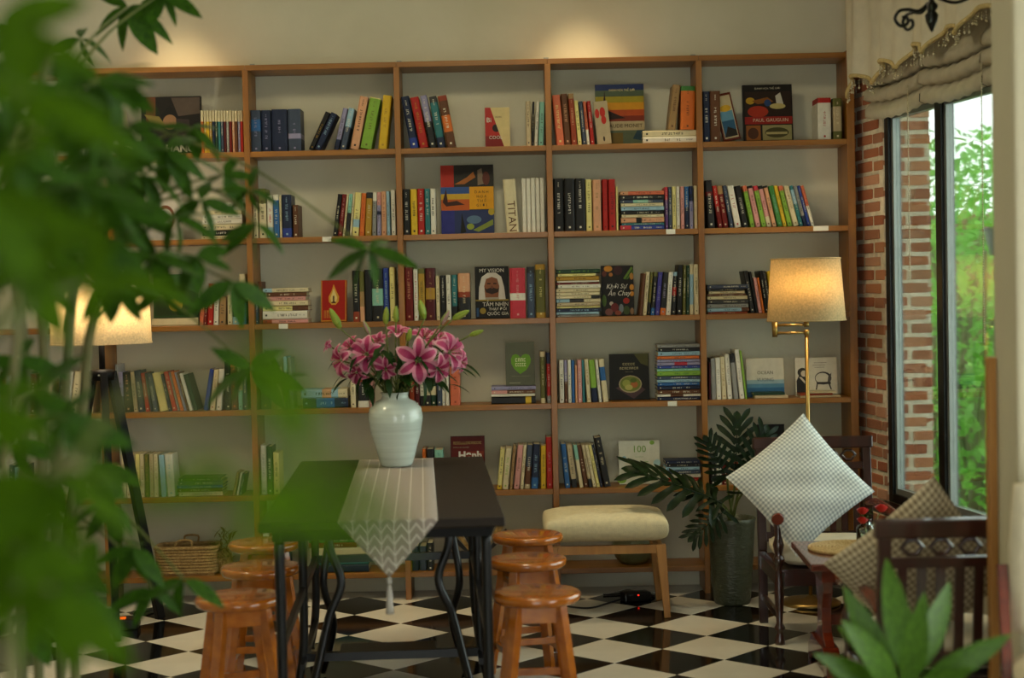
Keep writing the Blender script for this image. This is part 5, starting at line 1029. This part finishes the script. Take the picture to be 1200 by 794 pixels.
# ================================================================== window dressing
vl = thing('valance', 'beige curtain valance with scalloped braid hem and bead fringe over the window', 'curtain', (0, 0, 0))
VT0, VT1, SC = .30, 2.5, .31
def hem(t): return 2.285+.075*(t-.4)+.065*abs(math.sin(PI*(t-VT0)/SC))**.8
def voff(t, f): return .13+.022*math.sin(t*17)*f+.012*math.sin(t*41+1)*f
mb = MB(); NT, NZ = 130, 12
for i in range(NT+1):
    t = VT0+(VT1-VT0)*i/NT; z0 = hem(t)
    for j in range(NZ+1): f = 1-j/NZ; mb.v.append(tuple(rw(t, voff(t, f*.8+.2), z0+(3.0-z0)*(j/NZ))))
for i in range(NT):
    for j in range(NZ): a = i*(NZ+1)+j; mb.face((a, a+NZ+1, a+NZ+2, a+1), None, True)
obj('curtain_cloth', mb, M_curtain, vl)
mb = MB(); mb.tube([rw(VT0+(VT1-VT0)*i/NT, voff(VT0+(VT1-VT0)*i/NT, 1)+.003, hem(VT0+(VT1-VT0)*i/NT)+.006) for i in range(NT+1)], .0095, 6); obj('braid_trim', mb, M_trim, vl)
mb = MB(); rb = random.Random(3)
for i in range(120):
    t = VT0+.01+(VT1-VT0-.02)*i/119; z = hem(t)-.004; n = 2+(i % 3)
    p = rw(t, voff(t, 1), z)
    for k in range(n):
        c = p-Vector((0, 0, .011*(k+1))); r_ = .0032 if k < n-1 else .006
        b0 = len(mb.v); mb.v += [tuple(c+Vector(q)*r_) for q in ((1, 0, 0), (0, 1, 0), (-1, 0, 0), (0, -1, 0), (0, 0, 1.3), (0, 0, -1.3))]
        for a, b, d in ((0, 1, 4), (1, 2, 4), (2, 3, 4), (3, 0, 4), (1, 0, 5), (2, 1, 5), (3, 2, 5), (0, 3, 5)): mb.face((b0+a, b0+b, b0+d), None, True)
o = obj('bead_fringe', mb, M_bead, vl); o['kind'] = 'stuff'
mb = MB(); mb.tube([rw(VT0-.05, .12, 3.01), rw(VT1+.05, .12, 3.01)], .016, 10); obj('curtain_rod', mb, M_mahog, vl)
bl = thing('roman_blind', 'grey-beige roman blind gathered in soft folds under the valance', 'blind', (0, 0, 0))
for t0, t1 in ((T0-.03, TM_-.005), (TM_+.005, T2), (T2+.01, T1)):
    mb = MB(); prof = [(.03, 2.9), (.03, 2.42), (.07, 2.37), (.075, 2.335), (.045, 2.32), (.035, 2.33), (.075, 2.30), (.08, 2.262), (.05, 2.25), (.035, 2.26), (.07, 2.22), (.072, 2.185), (.05, 2.175)]
    N = 24
    for i in range(N+1):
        t = t0+(t1-t0)*i/N; sag = -.018*math.sin(PI*i/N)+.004*math.sin(i*1.7)
        for o_, z in prof: mb.v.append(tuple(rw(t, o_, z+(sag if z < 2.4 else 0))))
    n = len(prof)
    for i in range(N):
        for j in range(n-1): a = i*n+j; mb.face((a, a+1, a+n+1, a+n), None, True)
    obj('blind_panel', mb, M_blind, bl)
for t, z1 in ((TM_-.09, 1.45), (1.6, 1.2)):
    mb = MB(); k = 0; z = 2.26
    while z > z1:
        c = rw(t, .085, z); b0 = len(mb.v); r_ = .0036; mb.v += [tuple(c+Vector(q)*r_) for q in ((1, 0, 0), (0, 1, 0), (-1, 0, 0), (0, -1, 0), (0, 0, 1.5), (0, 0, -1.5))]
        for a, b, d in ((0, 1, 4), (1, 2, 4), (2, 3, 4), (3, 0, 4), (1, 0, 5), (2, 1, 5), (3, 2, 5), (0, 3, 5)): mb.face((b0+a, b0+b, b0+d), None, True)
        z -= .0095
    o = obj('bead_chain', mb, M_bead, bl); o['kind'] = 'stuff'

# wrought iron chandelier, its finial and scrolls just in view
ch = thing('chandelier', 'black wrought iron chandelier with scrolled arms hanging before the curtain', 'chandelier', (0, 0, 0))
cp = at(1092, 38, 5.2); cx, cy, cz = cp.x, 5.2, cp.z
mb = MB(); mb.lathe([(0, 0), (.006, .008), (.018, .035), (.022, .055), (.012, .068), (.02, .08), (.02, .088), (.009, .1), (.009, .3), (.02, .32), (.02, .36), (.008, .38), (.008, .6)], 16, (cx, cy, cz), cap=False); obj('finial_stem', mb, M_iron, ch)
mb = MB(); mb.tube([(cx, cy, cz+.6), (cx, cy, CEIL)], .006, 8); obj('chain', mb, M_iron, ch)
for k in range(5):
    A = (PI, .06, 1.3, -1.9, 2.2)[k]; c, s = math.cos(A), math.sin(A)
    pts = [(.01, .12), (.06, .085), (.12, .1), (.19, .12), (.25, .1), (.275, .06), (.25, .02), (.21, .03), (.205, .065), (.23, .075)]
    if k == 1: pts = [(.01, .12), (.08, .1), (.16, .13), (.24, .16), (.31, .14), (.335, .09), (.3, .05), (.26, .065), (.262, .105), (.29, .11)]
    else: pts = [(.01, .1), (.04, .075), (.075, .08), (.105, .075), (.118, .05), (.1, .028), (.078, .036), (.08, .055), (.095, .056)]
    mb = MB(); q = curve([(cx+c*r_, cy+s*r_, cz+z-.005) for r_, z in pts], 5); mb.tube(q, .0055, 8); obj('scroll_arm', mb, M_iron, ch)
    e = (.3, .25)
    mb = MB(); mb.tube(curve([(cx+c*.02, cy+s*.02, cz+.34), (cx+c*.15, cy+s*.15, cz+.24), (cx+c*.28, cy+s*.28, cz+.27), (cx+c*.33, cy+s*.33, cz+.36)], 5), .006, 8); obj('lamp_arm', mb, M_iron, ch)
    mb = MB(); mb.lathe([(0, 0), (.03, .005), (.034, .015), (.014, .018), (.014, .1), (0, .1)], 14, (cx+c*.33, cy+s*.33, cz+.36), cap=False); obj('candle_cup', mb, M_cream, ch)

# ================================================================== cream chair cut by the frame, near the pillar
fc = thing('upholstered_chair', 'cream upholstered chair with red wooden frame in front of the pillar', 'chair', (1.43, 3.82, 0), math.radians(-8))
def soft(name, c, d, M, par, rot=None):
    mb = cushion_mesh(d[0], d[1], d[2]); o = obj(name, mb, M, par, c); o.rotation_euler = rot or (0, 0, 0); return o
soft('seat', (0, 0, .46), (.44, .44, .11), M_cream, fc)
soft('backrest', (0, .205, .74), (.42, .40, .09), M_cream, fc, (math.radians(96), 0, 0))
for s in (-1, 1):
    mb = MB(); mb.bar((s*.205, -.19, 0), (s*.205, -.19, .405), .035, .035, k=.7); obj('leg', mb, M_mahog2, fc)
    mb = MB(); mb.bar((s*.225, .25, 0), (s*.225, .16, .44), .032, .035, (0, 1, 0), k=.8); mb.bar((s*.225, .16, .44), (s*.225, .225, .72), .024, .03, (0, 1, 0)); obj('back_post', mb, M_mahog2, fc)
    mb = MB(); mb.bb((s*.205-.01, -.17, .37), (s*.205+.01, .15, .404)); obj('seat_rail', mb, M_mahog2, fc)

# ================================================================== foreground striped plant, bottom right
dp = at(1062, 800, 3.55); fp0 = Vector((dp.x, 3.55, 0))
fp = thing('striped_leaf_plant', 'broad-leaved green houseplant with pale leaf veins before the slatted armchair', 'potted plant', fp0)
mb = MB(); mb.lathe([(0, 0), (.1, 0), (.11, .02), (.14, .3), (.146, .32), (.14, .33), (.13, .31), (.125, .29)], 32, cap=False); obj('pot', mb, M_pot, fp)
mb = MB(); mb.lathe([(0, .295), (.128, .29)], 20, cap=False); obj('soil', mb, M_soil, fp)
mb = MB(); mb.tube([(0, 0, .28), (.005, 0, .45), (0, 0, .6)], [.014, .012, .009], 8); obj('stem', mb, M_stem, fp)
BLF = leaf_mesh('leaf', M_leafs, 1, .23, .18, .18, 10, .95)
for x0, y0, x1, y1, dY, sc in ((1062, 800, 1043, 655, .05, 1), (1050, 800, 992, 692, .0, 1), (1066, 800, 1122, 682, .06, 1), (1072, 805, 1182, 748, -.08, 1), (1062, 810, 1092, 690, .1, .9), (1045, 815, 972, 768, -.12, .9), (1060, 815, 1085, 715, -.12, 1.0), (1055, 818, 1010, 735, -.16, 1.0), (1065, 812, 1068, 700, .14, 1), (1048, 800, 985, 720, .16, .8), (1070, 822, 1120, 790, -.2, 1), (1040, 822, 985, 790, -.1, .9)):
    a, b = at(x0, y0, 3.55), at(x1, y1, 3.55+dY); v = b-a; L = v.length; y_ = v.normalized(); n_ = Vector((rl.uniform(-.3, .3), -1, .35)); z_ = (n_-y_*n_.dot(y_)).normalized()
    o = link('leaf', BLF, fp); o.matrix_local = Matrix.Translation(a-fp0) @ Matrix((y_.cross(z_), y_, z_)).transposed().to_4x4() @ Matrix.Scale(L*1.02, 4)

# ================================================================== foreground trees on the left: fans of drooping leaflets on thin stalks
LF = [leaf_mesh('leaf', M_leaf, 1, w, b, .2, 6, .85) for w, b in ((.34, .25), (.3, .45), (.38, .1))]
LF2 = [leaf_mesh('leaf', M_leaf2, 1, w, b, .2, 6, .85) for w, b in ((.36, .2), (.32, .35))]
def fan(parent, origin, p, n, L, rr, meshes, down=.5, out=(0, 0, 0), spread=1.0, join=None):
    """one palmate leaf: n leaflets from the end of a stalk"""
    out = Vector(out)
    for k in range(n):
        A = (k+rr.uniform(-.3, .3))/n*2*PI; d = Vector((math.cos(A)*spread, .5*math.sin(A*1.7)*spread, math.sin(A)*spread*.8-down))+out; d.normalize()
        up = Vector((rr.uniform(-.4, .4), rr.uniform(-1, -.2), rr.uniform(.2, 1))); z_ = (up-d*up.dot(d)).normalized()
        o = link('leaf', meshes[rr.randrange(len(meshes))], parent); o.matrix_local = Matrix.Translation(p-origin) @ Matrix((d.cross(z_), d, z_)).transposed().to_4x4() @ Matrix.Scale(L*rr.uniform(.75, 1.1), 4)
    if join is not None:
        m_ = (join+p)/2+Vector((0, 0, .06*(join-p).length)); mb = MB(); mb.tube([q-origin for q in curve([join, m_, p], 5)], [.004]*6+[.003]*5, 6); obj('leaf_stalk', mb, M_stem, parent)
rt = random.Random(12)
def potted_tree(name, label, x, Y, canes, potr):
    b = Vector((x, Y, 0)); t = thing(name, label, 'potted tree', b)
    mb = MB(); mb.lathe([(0, 0), (potr*.75, 0), (potr*.8, .02), (potr, .36), (potr*1.05, .38), (potr, .39), (potr*.93, .36), (potr*.9, .34)], 28, cap=False); obj('pot', mb, M_pot, t)
    mb = MB(); mb.lathe([(0, .35), (potr*.92, .342)], 20, cap=False); obj('soil', mb, M_soil, t)
    for c in canes: mb = MB(); mb.tube([q-b for q in curve([Vector(p) for p in c], 5)], .0125 if name == 'money_tree' else .008, 8); obj('cane', mb, M_cane, t)
    return t, b
C0 = at(62, 700, 3.9).x
canes = [[(C0-.05, 3.9, .3), at(48, 560, 3.92), at(52, 420, 3.9), at(40, 250, 3.85), at(60, 120, 3.9)], [(C0, 3.95, .3), at(66, 600, 3.95), at(76, 470, 3.98), at(88, 330, 4.0), at(120, 200, 4.0)], [(C0+.05, 3.9, .3), at(85, 620, 3.9), at(98, 470, 3.9), at(108, 380, 3.88), at(150, 260, 3.9)], [(C0-.1, 3.95, .3), at(25, 600, 4.0), at(30, 420, 4.0), at(10, 260, 4.0), at(20, 60, 4.05)]]
mt, mo = potted_tree('money_tree', 'tall potted tree with fans of drooping glossy leaflets before the tripod lamp', C0, 3.92, canes, .17)
# (pixel, distance, leaflets, leaflet length in pixels, droop, outward)
FANS = [(292, 432, 3.7, 6, 62, .25, None), (330, 442, 3.75, 4, 40, .1, None), (293, 222, 3.75, 5, 42, .3, (150, 250)), (262, 205, 3.8, 5, 45, .3, (150, 250)), (300, 262, 3.6, 4, 55, .9, (230, 220)), (272, 330, 3.6, 4, 58, .9, None), (225, 150, 3.9, 5, 48, .5, (120, 200)), (195, 175, 3.7, 6, 60, .5, (120, 200)), (150, 150, 3.5, 6, 58, .4, (120, 200)), (170, 205, 3.6, 6, 55, .5, (120, 200)), (235, 235, 3.7, 5, 52, .5, (150, 250)), (205, 255, 3.5, 6, 60, .5, (150, 250)), (150, 250, 3.5, 6, 66, .5, (120, 200)), (120, 180, 3.4, 6, 66, .4, (120, 200)),
        (180, 300, 3.4, 6, 66, .5, (108, 380)), (230, 300, 3.5, 5, 55, .5, (108, 380)), (110, 240, 3.3, 6, 70, .4, (88, 330)), (70, 200, 3.4, 6, 70, .3, (60, 120)), (50, 260, 3.3, 6, 72, .4, (40, 250)), (95, 300, 3.2, 6, 72, .5, (88, 330)), (30, 320, 3.3, 6, 70, .4, (10, 260)), (140, 320, 3.3, 6, 66, .7, (88, 330)), (190, 340, 3.4, 5, 50, .4, (108, 380)), (20, 180, 3.4, 6, 66, .3, (20, 60)),
        (150, 8, 4.4, 6, 56, .6, (60, 120)), (95, 45, 4.4, 4, 42, .6, (60, 120)), (190, -8, 4.3, 6, 52, .6, (60, 120)), (88, 92, 4.3, 5, 46, .3, (60, 120)), (10, 30, 4.2, 5, 46, .5, (20, 60)), (60, 110, 4.2, 5, 44, .4, (60, 120)), (20, 420, 3.4, 5, 56, .5, (30, 420)), (15, 520, 3.5, 5, 56, .6, (30, 420)),
        (215, 678, 3.7, 3, 56, .8, None), (180, 690, 3.7, 3, 56, .8, None), (130, 590, 3.6, 5, 58, .7, (85, 620)), (155, 640, 3.6, 5, 56, .8, (85, 620)), (110, 545, 3.6, 5, 56, .4, (85, 620)), (60, 560, 3.5, 5, 60, .6, (66, 600)), (40, 640, 3.5, 6, 66, .8, (66, 600)), (90, 660, 3.5, 5, 62, .9, (85, 620)), (30, 720, 3.5, 5, 62, .8, (66, 600))]
for x, y, Y, n, Lp, dn_, jn in FANS:
    p = at(x, y, Y); j = at(jn[0], jn[1], 3.92) if jn else None
    if jn is None:
        j = {292: at(150, 330, 3.9), 330: at(292, 432, 3.7), 272: at(130, 300, 3.9), 215: at(85, 560, 3.9), 180: at(85, 600, 3.9)}.get(x)
    fan(mt, mo, p, n, Lp*Y/FPX*1.05, rt, LF, dn_, join=j)
# one more spray arching over towards the red flame book
p = at(432, 292, 3.75); fan(mt, mo, p, 6, 60*3.75/FPX, rt, LF, .35, join=at(180, 150, 3.9))
# a second tree between the two, its crown filling the side of the room
M0 = at(20, 500, 2.75).x
canes = [[(M0, 2.75, .3), at(5, 600, 2.75), at(20, 400, 2.72), at(25, 220, 2.7), at(60, 60, 2.75)], [(M0-.05, 2.8, .3), at(-30, 600, 2.8), at(-20, 350, 2.8), at(-25, 150, 2.8)]]
st, so = potted_tree('leafy_side_tree', 'dense green potted tree between the blurred near plant and the taller tree', M0, 2.78, canes, .15)
rs_ = random.Random(31)
for k in range(30):
    x, y = rs_.uniform(-10, 150), rs_.uniform(70, 300); x = min(x, 120) if y < 200 else x
    if k > 21: x, y = rs_.uniform(-10, 120), rs_.uniform(440, 700)
    Y = rs_.uniform(2.3, 3.0); fan(st, so, at(x, y, Y), 5, rs_.uniform(62, 92)*Y/FPX, rs_, LF, rs_.uniform(.2, .7), join=at(10, y+30, 2.75))
# nearer, strongly out of focus plant
N0 = at(40, 500, 1.45).x-.06
canes = [[(N0, 1.5, .3), at(-40, 700, 1.5), at(-20, 400, 1.45), at(-30, 100, 1.4)], [(N0+.03, 1.45, .3), at(10, 700, 1.45), at(60, 560, 1.42), at(90, 540, 1.4)]]
nt, no = potted_tree('near_foliage_plant', 'blurred bright green potted tree closest to the viewer at the room edge', N0, 1.48, canes, .14)
for x, y, Y, n, Lp, dn_, j in ((-10, 40, 1.35, 6, 150, .1, (-30, 100)), (30, 110, 1.3, 5, 140, .2, (-30, 100)), (-20, 220, 1.35, 5, 150, .2, (-20, 400)), (40, 310, 1.4, 5, 130, .05, (-20, 400)), (120, 325, 1.55, 4, 110, .05, (-20, 400)), (-15, 470, 1.4, 5, 130, .4, (-20, 400)),
                              (60, 560, 1.4, 6, 150, .7, (60, 560)), (20, 640, 1.4, 6, 150, .8, (10, 700)), (60, 690, 1.4, 5, 130, .8, (10, 700)), (370, 540, .62, 3, 170, .3, (90, 540)), (290, 560, .7, 2, 170, .4, (90, 540))):
    fan(nt, no, at(x, y, Y), n, Lp*Y/FPX, rt, LF2, dn_, join=at(j[0], j[1], 1.43))

# ================================================================== things on the lowest shelf and on the floor
bz = rowz(6)+BT/2
a, b = Xof(181, bz, 7.475), Xof(254, bz, 7.475)
bk = thing('wicker_basket', 'rectangular woven wicker basket on the bottom shelf near the stools', 'basket', ((a+b)/2, 7.56, bz))
w, d, h = (b-a), .16, at(215, 641, 7.48).z-bz
mb = MB(); n = 9
def rr_loop(w, d, z, n=40, amp=0, ph=0):
    L = []
    for k in range(n):
        A = 2*PI*k/n; c, s = math.cos(A), math.sin(A); e = (abs(c)**6+abs(s)**6)**(-1/6); L.append((c*e*(w/2+amp*math.sin(k*PI+ph)), s*e*(d/2+amp*math.sin(k*PI+ph)), z))
    return L
for k in range(n): f = k/(n-1); mb.tube(rr_loop(w*(.92+.08*f), d*(.92+.08*f), .0145+f*(h-.0225), 56, .003, k*PI), h/n*.55, 6, closed=True)
obj('woven_wall', mb, M_rattan, bk)
mb = MB(); mb.tube(rr_loop(w*1.01, d*1.02, h-.006, 40), .009, 8, closed=True); obj('rim', mb, M_rattan, bk)
mb = MB(); mb.box((0, 0, .006), (w*.9, d*.9, .01)); obj('bottom', mb, M_rattan, bk)
for s in (-1, 1):
    mb = MB(); mb.tube(curve([(s*.02-.02*0-.03, -d/2, h), (s*.0-.03, -d/2-.002, h+.03), (.03, -d/2-.002, h+.03), (.03, -d/2, h)], 4) if s < 0 else curve([(-.03, d/2, h), (-.03, d/2, h+.03), (.03, d/2, h+.03), (.03, d/2, h)], 4), .005, 6); obj('handle', mb, M_rattan, bk)
dr = thing('dried_grass_bunch', 'bunch of brown dried grass heads poking up from the bottom shelf', 'dried flowers', (Xof(262, bz, 7.56), 7.57, bz)); rd = random.Random(8)
DL = leaf_mesh('grass_blade', M_dried, 1, .12, .5, .2, 5)
mb = MB(); mb.lathe([(0, 0), (.035, 0), (.045, .05), (.04, .1), (.03, .11), (.026, .1), (.0, .095)], 16, cap=False); obj('holder', mb, M_rattan, dr)
for k in range(70):
    A = rd.uniform(0, 2*PI); o = link('grass_blade', DL, dr); dd = Vector((math.cos(A)*.5, -abs(math.sin(A))*.5, rd.uniform(.2, 1.2))).normalized(); o.matrix_local = Matrix.Translation((rd.uniform(-.05, .05), rd.uniform(-.05, .02), rd.uniform(.05, .18))) @ dd.to_track_quat('Y', 'Z').to_matrix().to_4x4() @ Matrix.Scale(rd.uniform(.05, .1), 4)
tag(obj('ceramic_bowl', (lambda m_: (m_.lathe([(0, 0), (.06, 0), (.085, .03), (.1, .08), (.098, .12), (.09, .135), (.085, .13), (.09, .08), (.0, .02)], 28, cap=False), m_)[1])(MB()), mat('olive_glaze', '5a5a3c', .35, var=.15), None, (Xof(742, bz, 7.58), 7.58, bz+.0005)), 'rounded olive glazed bowl on the bottom shelf behind the bench', 'bowl')
# patterned fan leaning in the bottom bay behind the table
fx = Xof(560, bz, 7.5); fn = thing('woven_fan', 'gold and black woven hand fan leaning upright behind the table legs', 'fan', (fx, 7.52, bz))
for k in range(9):
    A = (k-4)*.2; mb = MB(); mb.bar((0, 0, .034), (.2*math.sin(A), .045, .03+.2*math.cos(A)), .028, .006, (0, 1, 0), k=.25); obj('fan_blade', mb, M_rattan if k % 2 else M_plastic, fn)
mb = MB(); mb.tube([(0, -.005, .002), (0, 0, .06)], .007, 8); obj('handle', mb, M_mahog, fn)
# dark figurine and white cup on the left bay
g5 = rowz(5)+BT/2; q = Xof(72, g5, 7.54)
fg = thing('dark_figurine', 'small dark carved figurine on the fifth shelf behind the canes', 'figurine', (q+.09, 7.53, g5+.0005))
mb = MB(); mb.lathe([(0, 0), (.03, 0), (.032, .01), (.02, .03), (.026, .07), (.02, .1), (.01, .115), (0, .116)], 16, cap=False); obj('body', mb, M_blackwood, fg)
mb = MB(); mb.lathe([(0, .112), (.014, .118), (.018, .132), (.012, .148), (0, .152)], 14, cap=False); obj('head', mb, M_blackwood, fg)
# power supply with red light and its cable under the bench; adaptor with amber light near the tripod lamp
p = zp(745, 703); ps = thing('power_adaptor', 'black power adaptor with a red light on the tiles under the bench', 'adaptor', (p.x, p.y, 0), .3)
mb = MB(); mb.box((0, 0, .02), (.13, .07, .04)); obj('casing', mb, M_plastic, ps, bevel=.006)
mb = MB(); mb.box((0, -.0355, .03), (.007, .002, .005)); obj('indicator_light', mb, M_led, ps)
mb = MB(); mb.tube(curve([(-.065, 0, .012), (-.14, -.03, .006), (-.25, -.1, .005), (-.32, -.06, .005), (-.42, .1, .005)], 8), .0045, 6); obj('cable', mb, M_plastic, ps)
mb = MB(); mb.tube(curve([(.065, 0, .012), (.11, .05, .006), (.05, .13, .005), (-.1, .16, .005)], 8), .0045, 6); obj('cable', mb, M_plastic, ps)
p = zp(147, 735); ps = thing('power_strip', 'black power strip with an amber switch near the tripod lamp foot', 'power strip', (p.x, p.y, 0), .1)
mb = MB(); mb.box((0, 0, .022), (.12, .1, .044)); obj('casing', mb, M_plastic, ps, bevel=.006)
mb = MB(); mb.box((-.02, -.02, .046), (.05, .03, .006)); obj('switch', mb, M_amber, ps)
mb = MB(); mb.tube(curve([(-.06, 0, .02), (-.1, -.02, .06), (-.15, .02, .02), (-.22, -.06, .005), (-.3, -.04, .005)], 8), .0045, 6); obj('cable', mb, M_plastic, ps)
mb = MB(); mb.tube(curve([(.02, .05, .02), (.03, .1, .05), (.0, .2, .02), (.1, .35, .005)], 8), .0045, 6); obj('cable', mb, M_plastic, ps)

# ================================================================== garden outside the window
mb = MB(); mb.bb((1.95, 7.9, -.25), (9, 16, -.15)); mb.bb((2.3, 3.5, -.25), (9, 7.9, -.15)); struct(obj('ground', mb, M_grass))
gr = random.Random(41); GL = leaf_mesh('leaf', M_leafg, 1, .5, .25, .2, 5, .9)
def shrub(label, c, R, n_stuff, n_big, Ls, seed, H):
    r = random.Random(seed); c = Vector(c); t = thing('garden_shrub', label, 'shrub', (c.x, c.y, -.15), 0, 'shrubs outside the window')
    mb = MB()
    for k in range(7):
        A = k*.9; mb.tube(curve([(0, 0, 0), (R*.25*math.cos(A), R*.25*math.sin(A), H*.4), (R*.6*math.cos(A), R*.6*math.sin(A), H*r.uniform(.6, .95))], 4), .012, 5)
    obj('branches', mb, M_cane, t)
    mb = MB()
    def pt(): 
        while True:
            p = Vector((r.uniform(-1, 1), r.uniform(-1, 1), r.uniform(-1, 1)))
            if .3 < p.length < 1: return Vector((p.x*R, p.y*R, H*.55+p.z*H*.5))
    for k in range(n_stuff):
        p = pt(); d = Vector((r.uniform(-1, 1), r.uniform(-1, 1), r.uniform(-.9, .5))).normalized(); s = d.orthogonal().normalized(); s = s*math.cos(k)+d.cross(s)*math.sin(k); L = Ls*r.uniform(.6, 1.1); up = d.cross(s)*L*.12
        b0 = len(mb.v); mb.v += [tuple(p), tuple(p+d*L*.5+s*L*.24+up), tuple(p+d*L), tuple(p+d*L*.5-s*L*.24+up), tuple(p+d*L*.5)]; mb.face((b0, b0+1, b0+4), None, True); mb.face((b0+1, b0+2, b0+4), None, True); mb.face((b0+2, b0+3, b0+4), None, True); mb.face((b0+3, b0, b0+4), None, True)
    o = obj('foliage', mb, M_leafg, t); o['kind'] = 'stuff'
    for k in range(n_big):
        p = pt(); p.y = -abs(p.y)*.9; p.x = p.x if r.random() > .3 else -abs(p.x); d = Vector((r.uniform(-1, .6), r.uniform(-1, .2), r.uniform(-.8, .4))).normalized()
        o = link('leaf', GL, t); o.matrix_local = Matrix.Translation(p) @ d.to_track_quat('Y', 'Z').to_matrix().to_4x4() @ Matrix.Scale(Ls*r.uniform(1.1, 1.7), 4)
def gx_(px, Y): return (px-600)/FPX*Y
shrub('leafy garden shrub with heart-shaped leaves close behind the glass', (gx_(1150, 9.3), 9.3, 0), .62, 900, 60, .085, 1, 2.3)
shrub('low garden shrub beside the brick pier outside', (gx_(1098, 8.8), 8.9, 0), .35, 500, 30, .07, 2, 1.5)
shrub('tall garden shrub rising behind the fan palm', (gx_(1125, 11.2), 11.3, 0), .8, 1300, 40, .1, 3, 2.6)
shrub('wide garden shrub at the far end of the garden', (gx_(1185, 12.5), 12.6, 0), 1.1, 1500, 20, .11, 4, 2.7)
shrub('short bright garden shrub below the window sill', (gx_(1140, 8.6), 8.5, 0), .4, 600, 40, .075, 6, 1.1)
shrub('far garden shrub showing between the pier and mullion', (gx_(1098, 12.5), 13.0, 0), .8, 1000, 10, .11, 7, 2.4)
gw = tag(obj('garden_wall', (lambda m_: (m_.bb((1.5, 14.2, -.2), (9.5, 14.4, 2.0)), m_)[1])(MB()), M_gwall), 'brownish garden wall behind the shrubs outside', 'wall')
def palm(label, c, n, L, seed):
    r = random.Random(seed); c = Vector(c); t = thing('fan_palm', label, 'palm', (c.x, c.y, -.15), 0, 'fan palms outside the window')
    FB = leaf_mesh('frond_blade', M_leafg, 1, .085, .25, .3, 5, .8)
    mb = MB(); mb.tube([(0, 0, 0), (0, 0, c.z*.6)], [.05, .04], 8); obj('trunk', mb, M_cane, t)
    for k in range(n):
        A = k*2*PI/n+.3; tip = Vector((math.cos(A)*.32, math.sin(A)*.32-.08, c.z*r.uniform(.8, 1.1))); mb = MB(); mb.tube(curve([(0, 0, c.z*.55), tip*.5+Vector((0, 0, c.z*.4)), tip], 5), .008, 6); obj('frond_stalk', mb, M_stem, t)
        f = Vector((math.cos(A), math.sin(A)-.5, .25)).normalized(); s = f.cross(Vector((0, 0, 1))).normalized(); u = s.cross(f)
        for q in range(13):
            B_ = (q-6)*.22; d = (f*math.cos(B_)+(s*.9+u*.0)*math.sin(B_)+u*.25*math.cos(B_)).normalized(); o = link('frond_blade', FB, t); z_ = (u-d*u.dot(d)).normalized(); o.matrix_local = Matrix.Translation(tip) @ Matrix((d.cross(z_), d, z_)).transposed().to_4x4() @ Matrix.Scale(L*r.uniform(.85, 1.05), 4)
palm('fan palm with spreading blades outside the right-hand pane', (gx_(1145, 8.5), 8.55, 1.0), 6, .3, 2)
palm('small fan palm low outside behind the glass', (gx_(1130, 9.3), 9.4, .55), 5, .28, 3)
# strappy leaves hanging into view beyond the pane
sp = thing('strap_leaf_plant', 'hanging strap-leaved plant outside near the window top', 'plant', (gx_(1175, 8.4), 8.4, 1.9)); SLF = leaf_mesh('leaf', M_leafg, 1, .07, .6, .3, 6)
for k in range(26):
    o = link('leaf', SLF, sp); d = Vector((gr.uniform(-1, .3), gr.uniform(-.8, .5), gr.uniform(-.6, .8))).normalized(); o.matrix_local = Matrix.Translation((gr.uniform(-.04, .04), gr.uniform(-.04, .04), gr.uniform(-.25, .2))) @ d.to_track_quat('Y', 'Z').to_matrix().to_4x4() @ Matrix.Scale(gr.uniform(.22, .36), 4)
mb = MB(); mb.lathe([(0, -.34), (.06, -.34), (.09, -.2), (.085, -.19), (0, -.2)], 16, cap=False); mb.tube([(0, 0, -2.0), (0, 0, -.34)], .02, 8); obj('stand', mb, M_pot, sp)
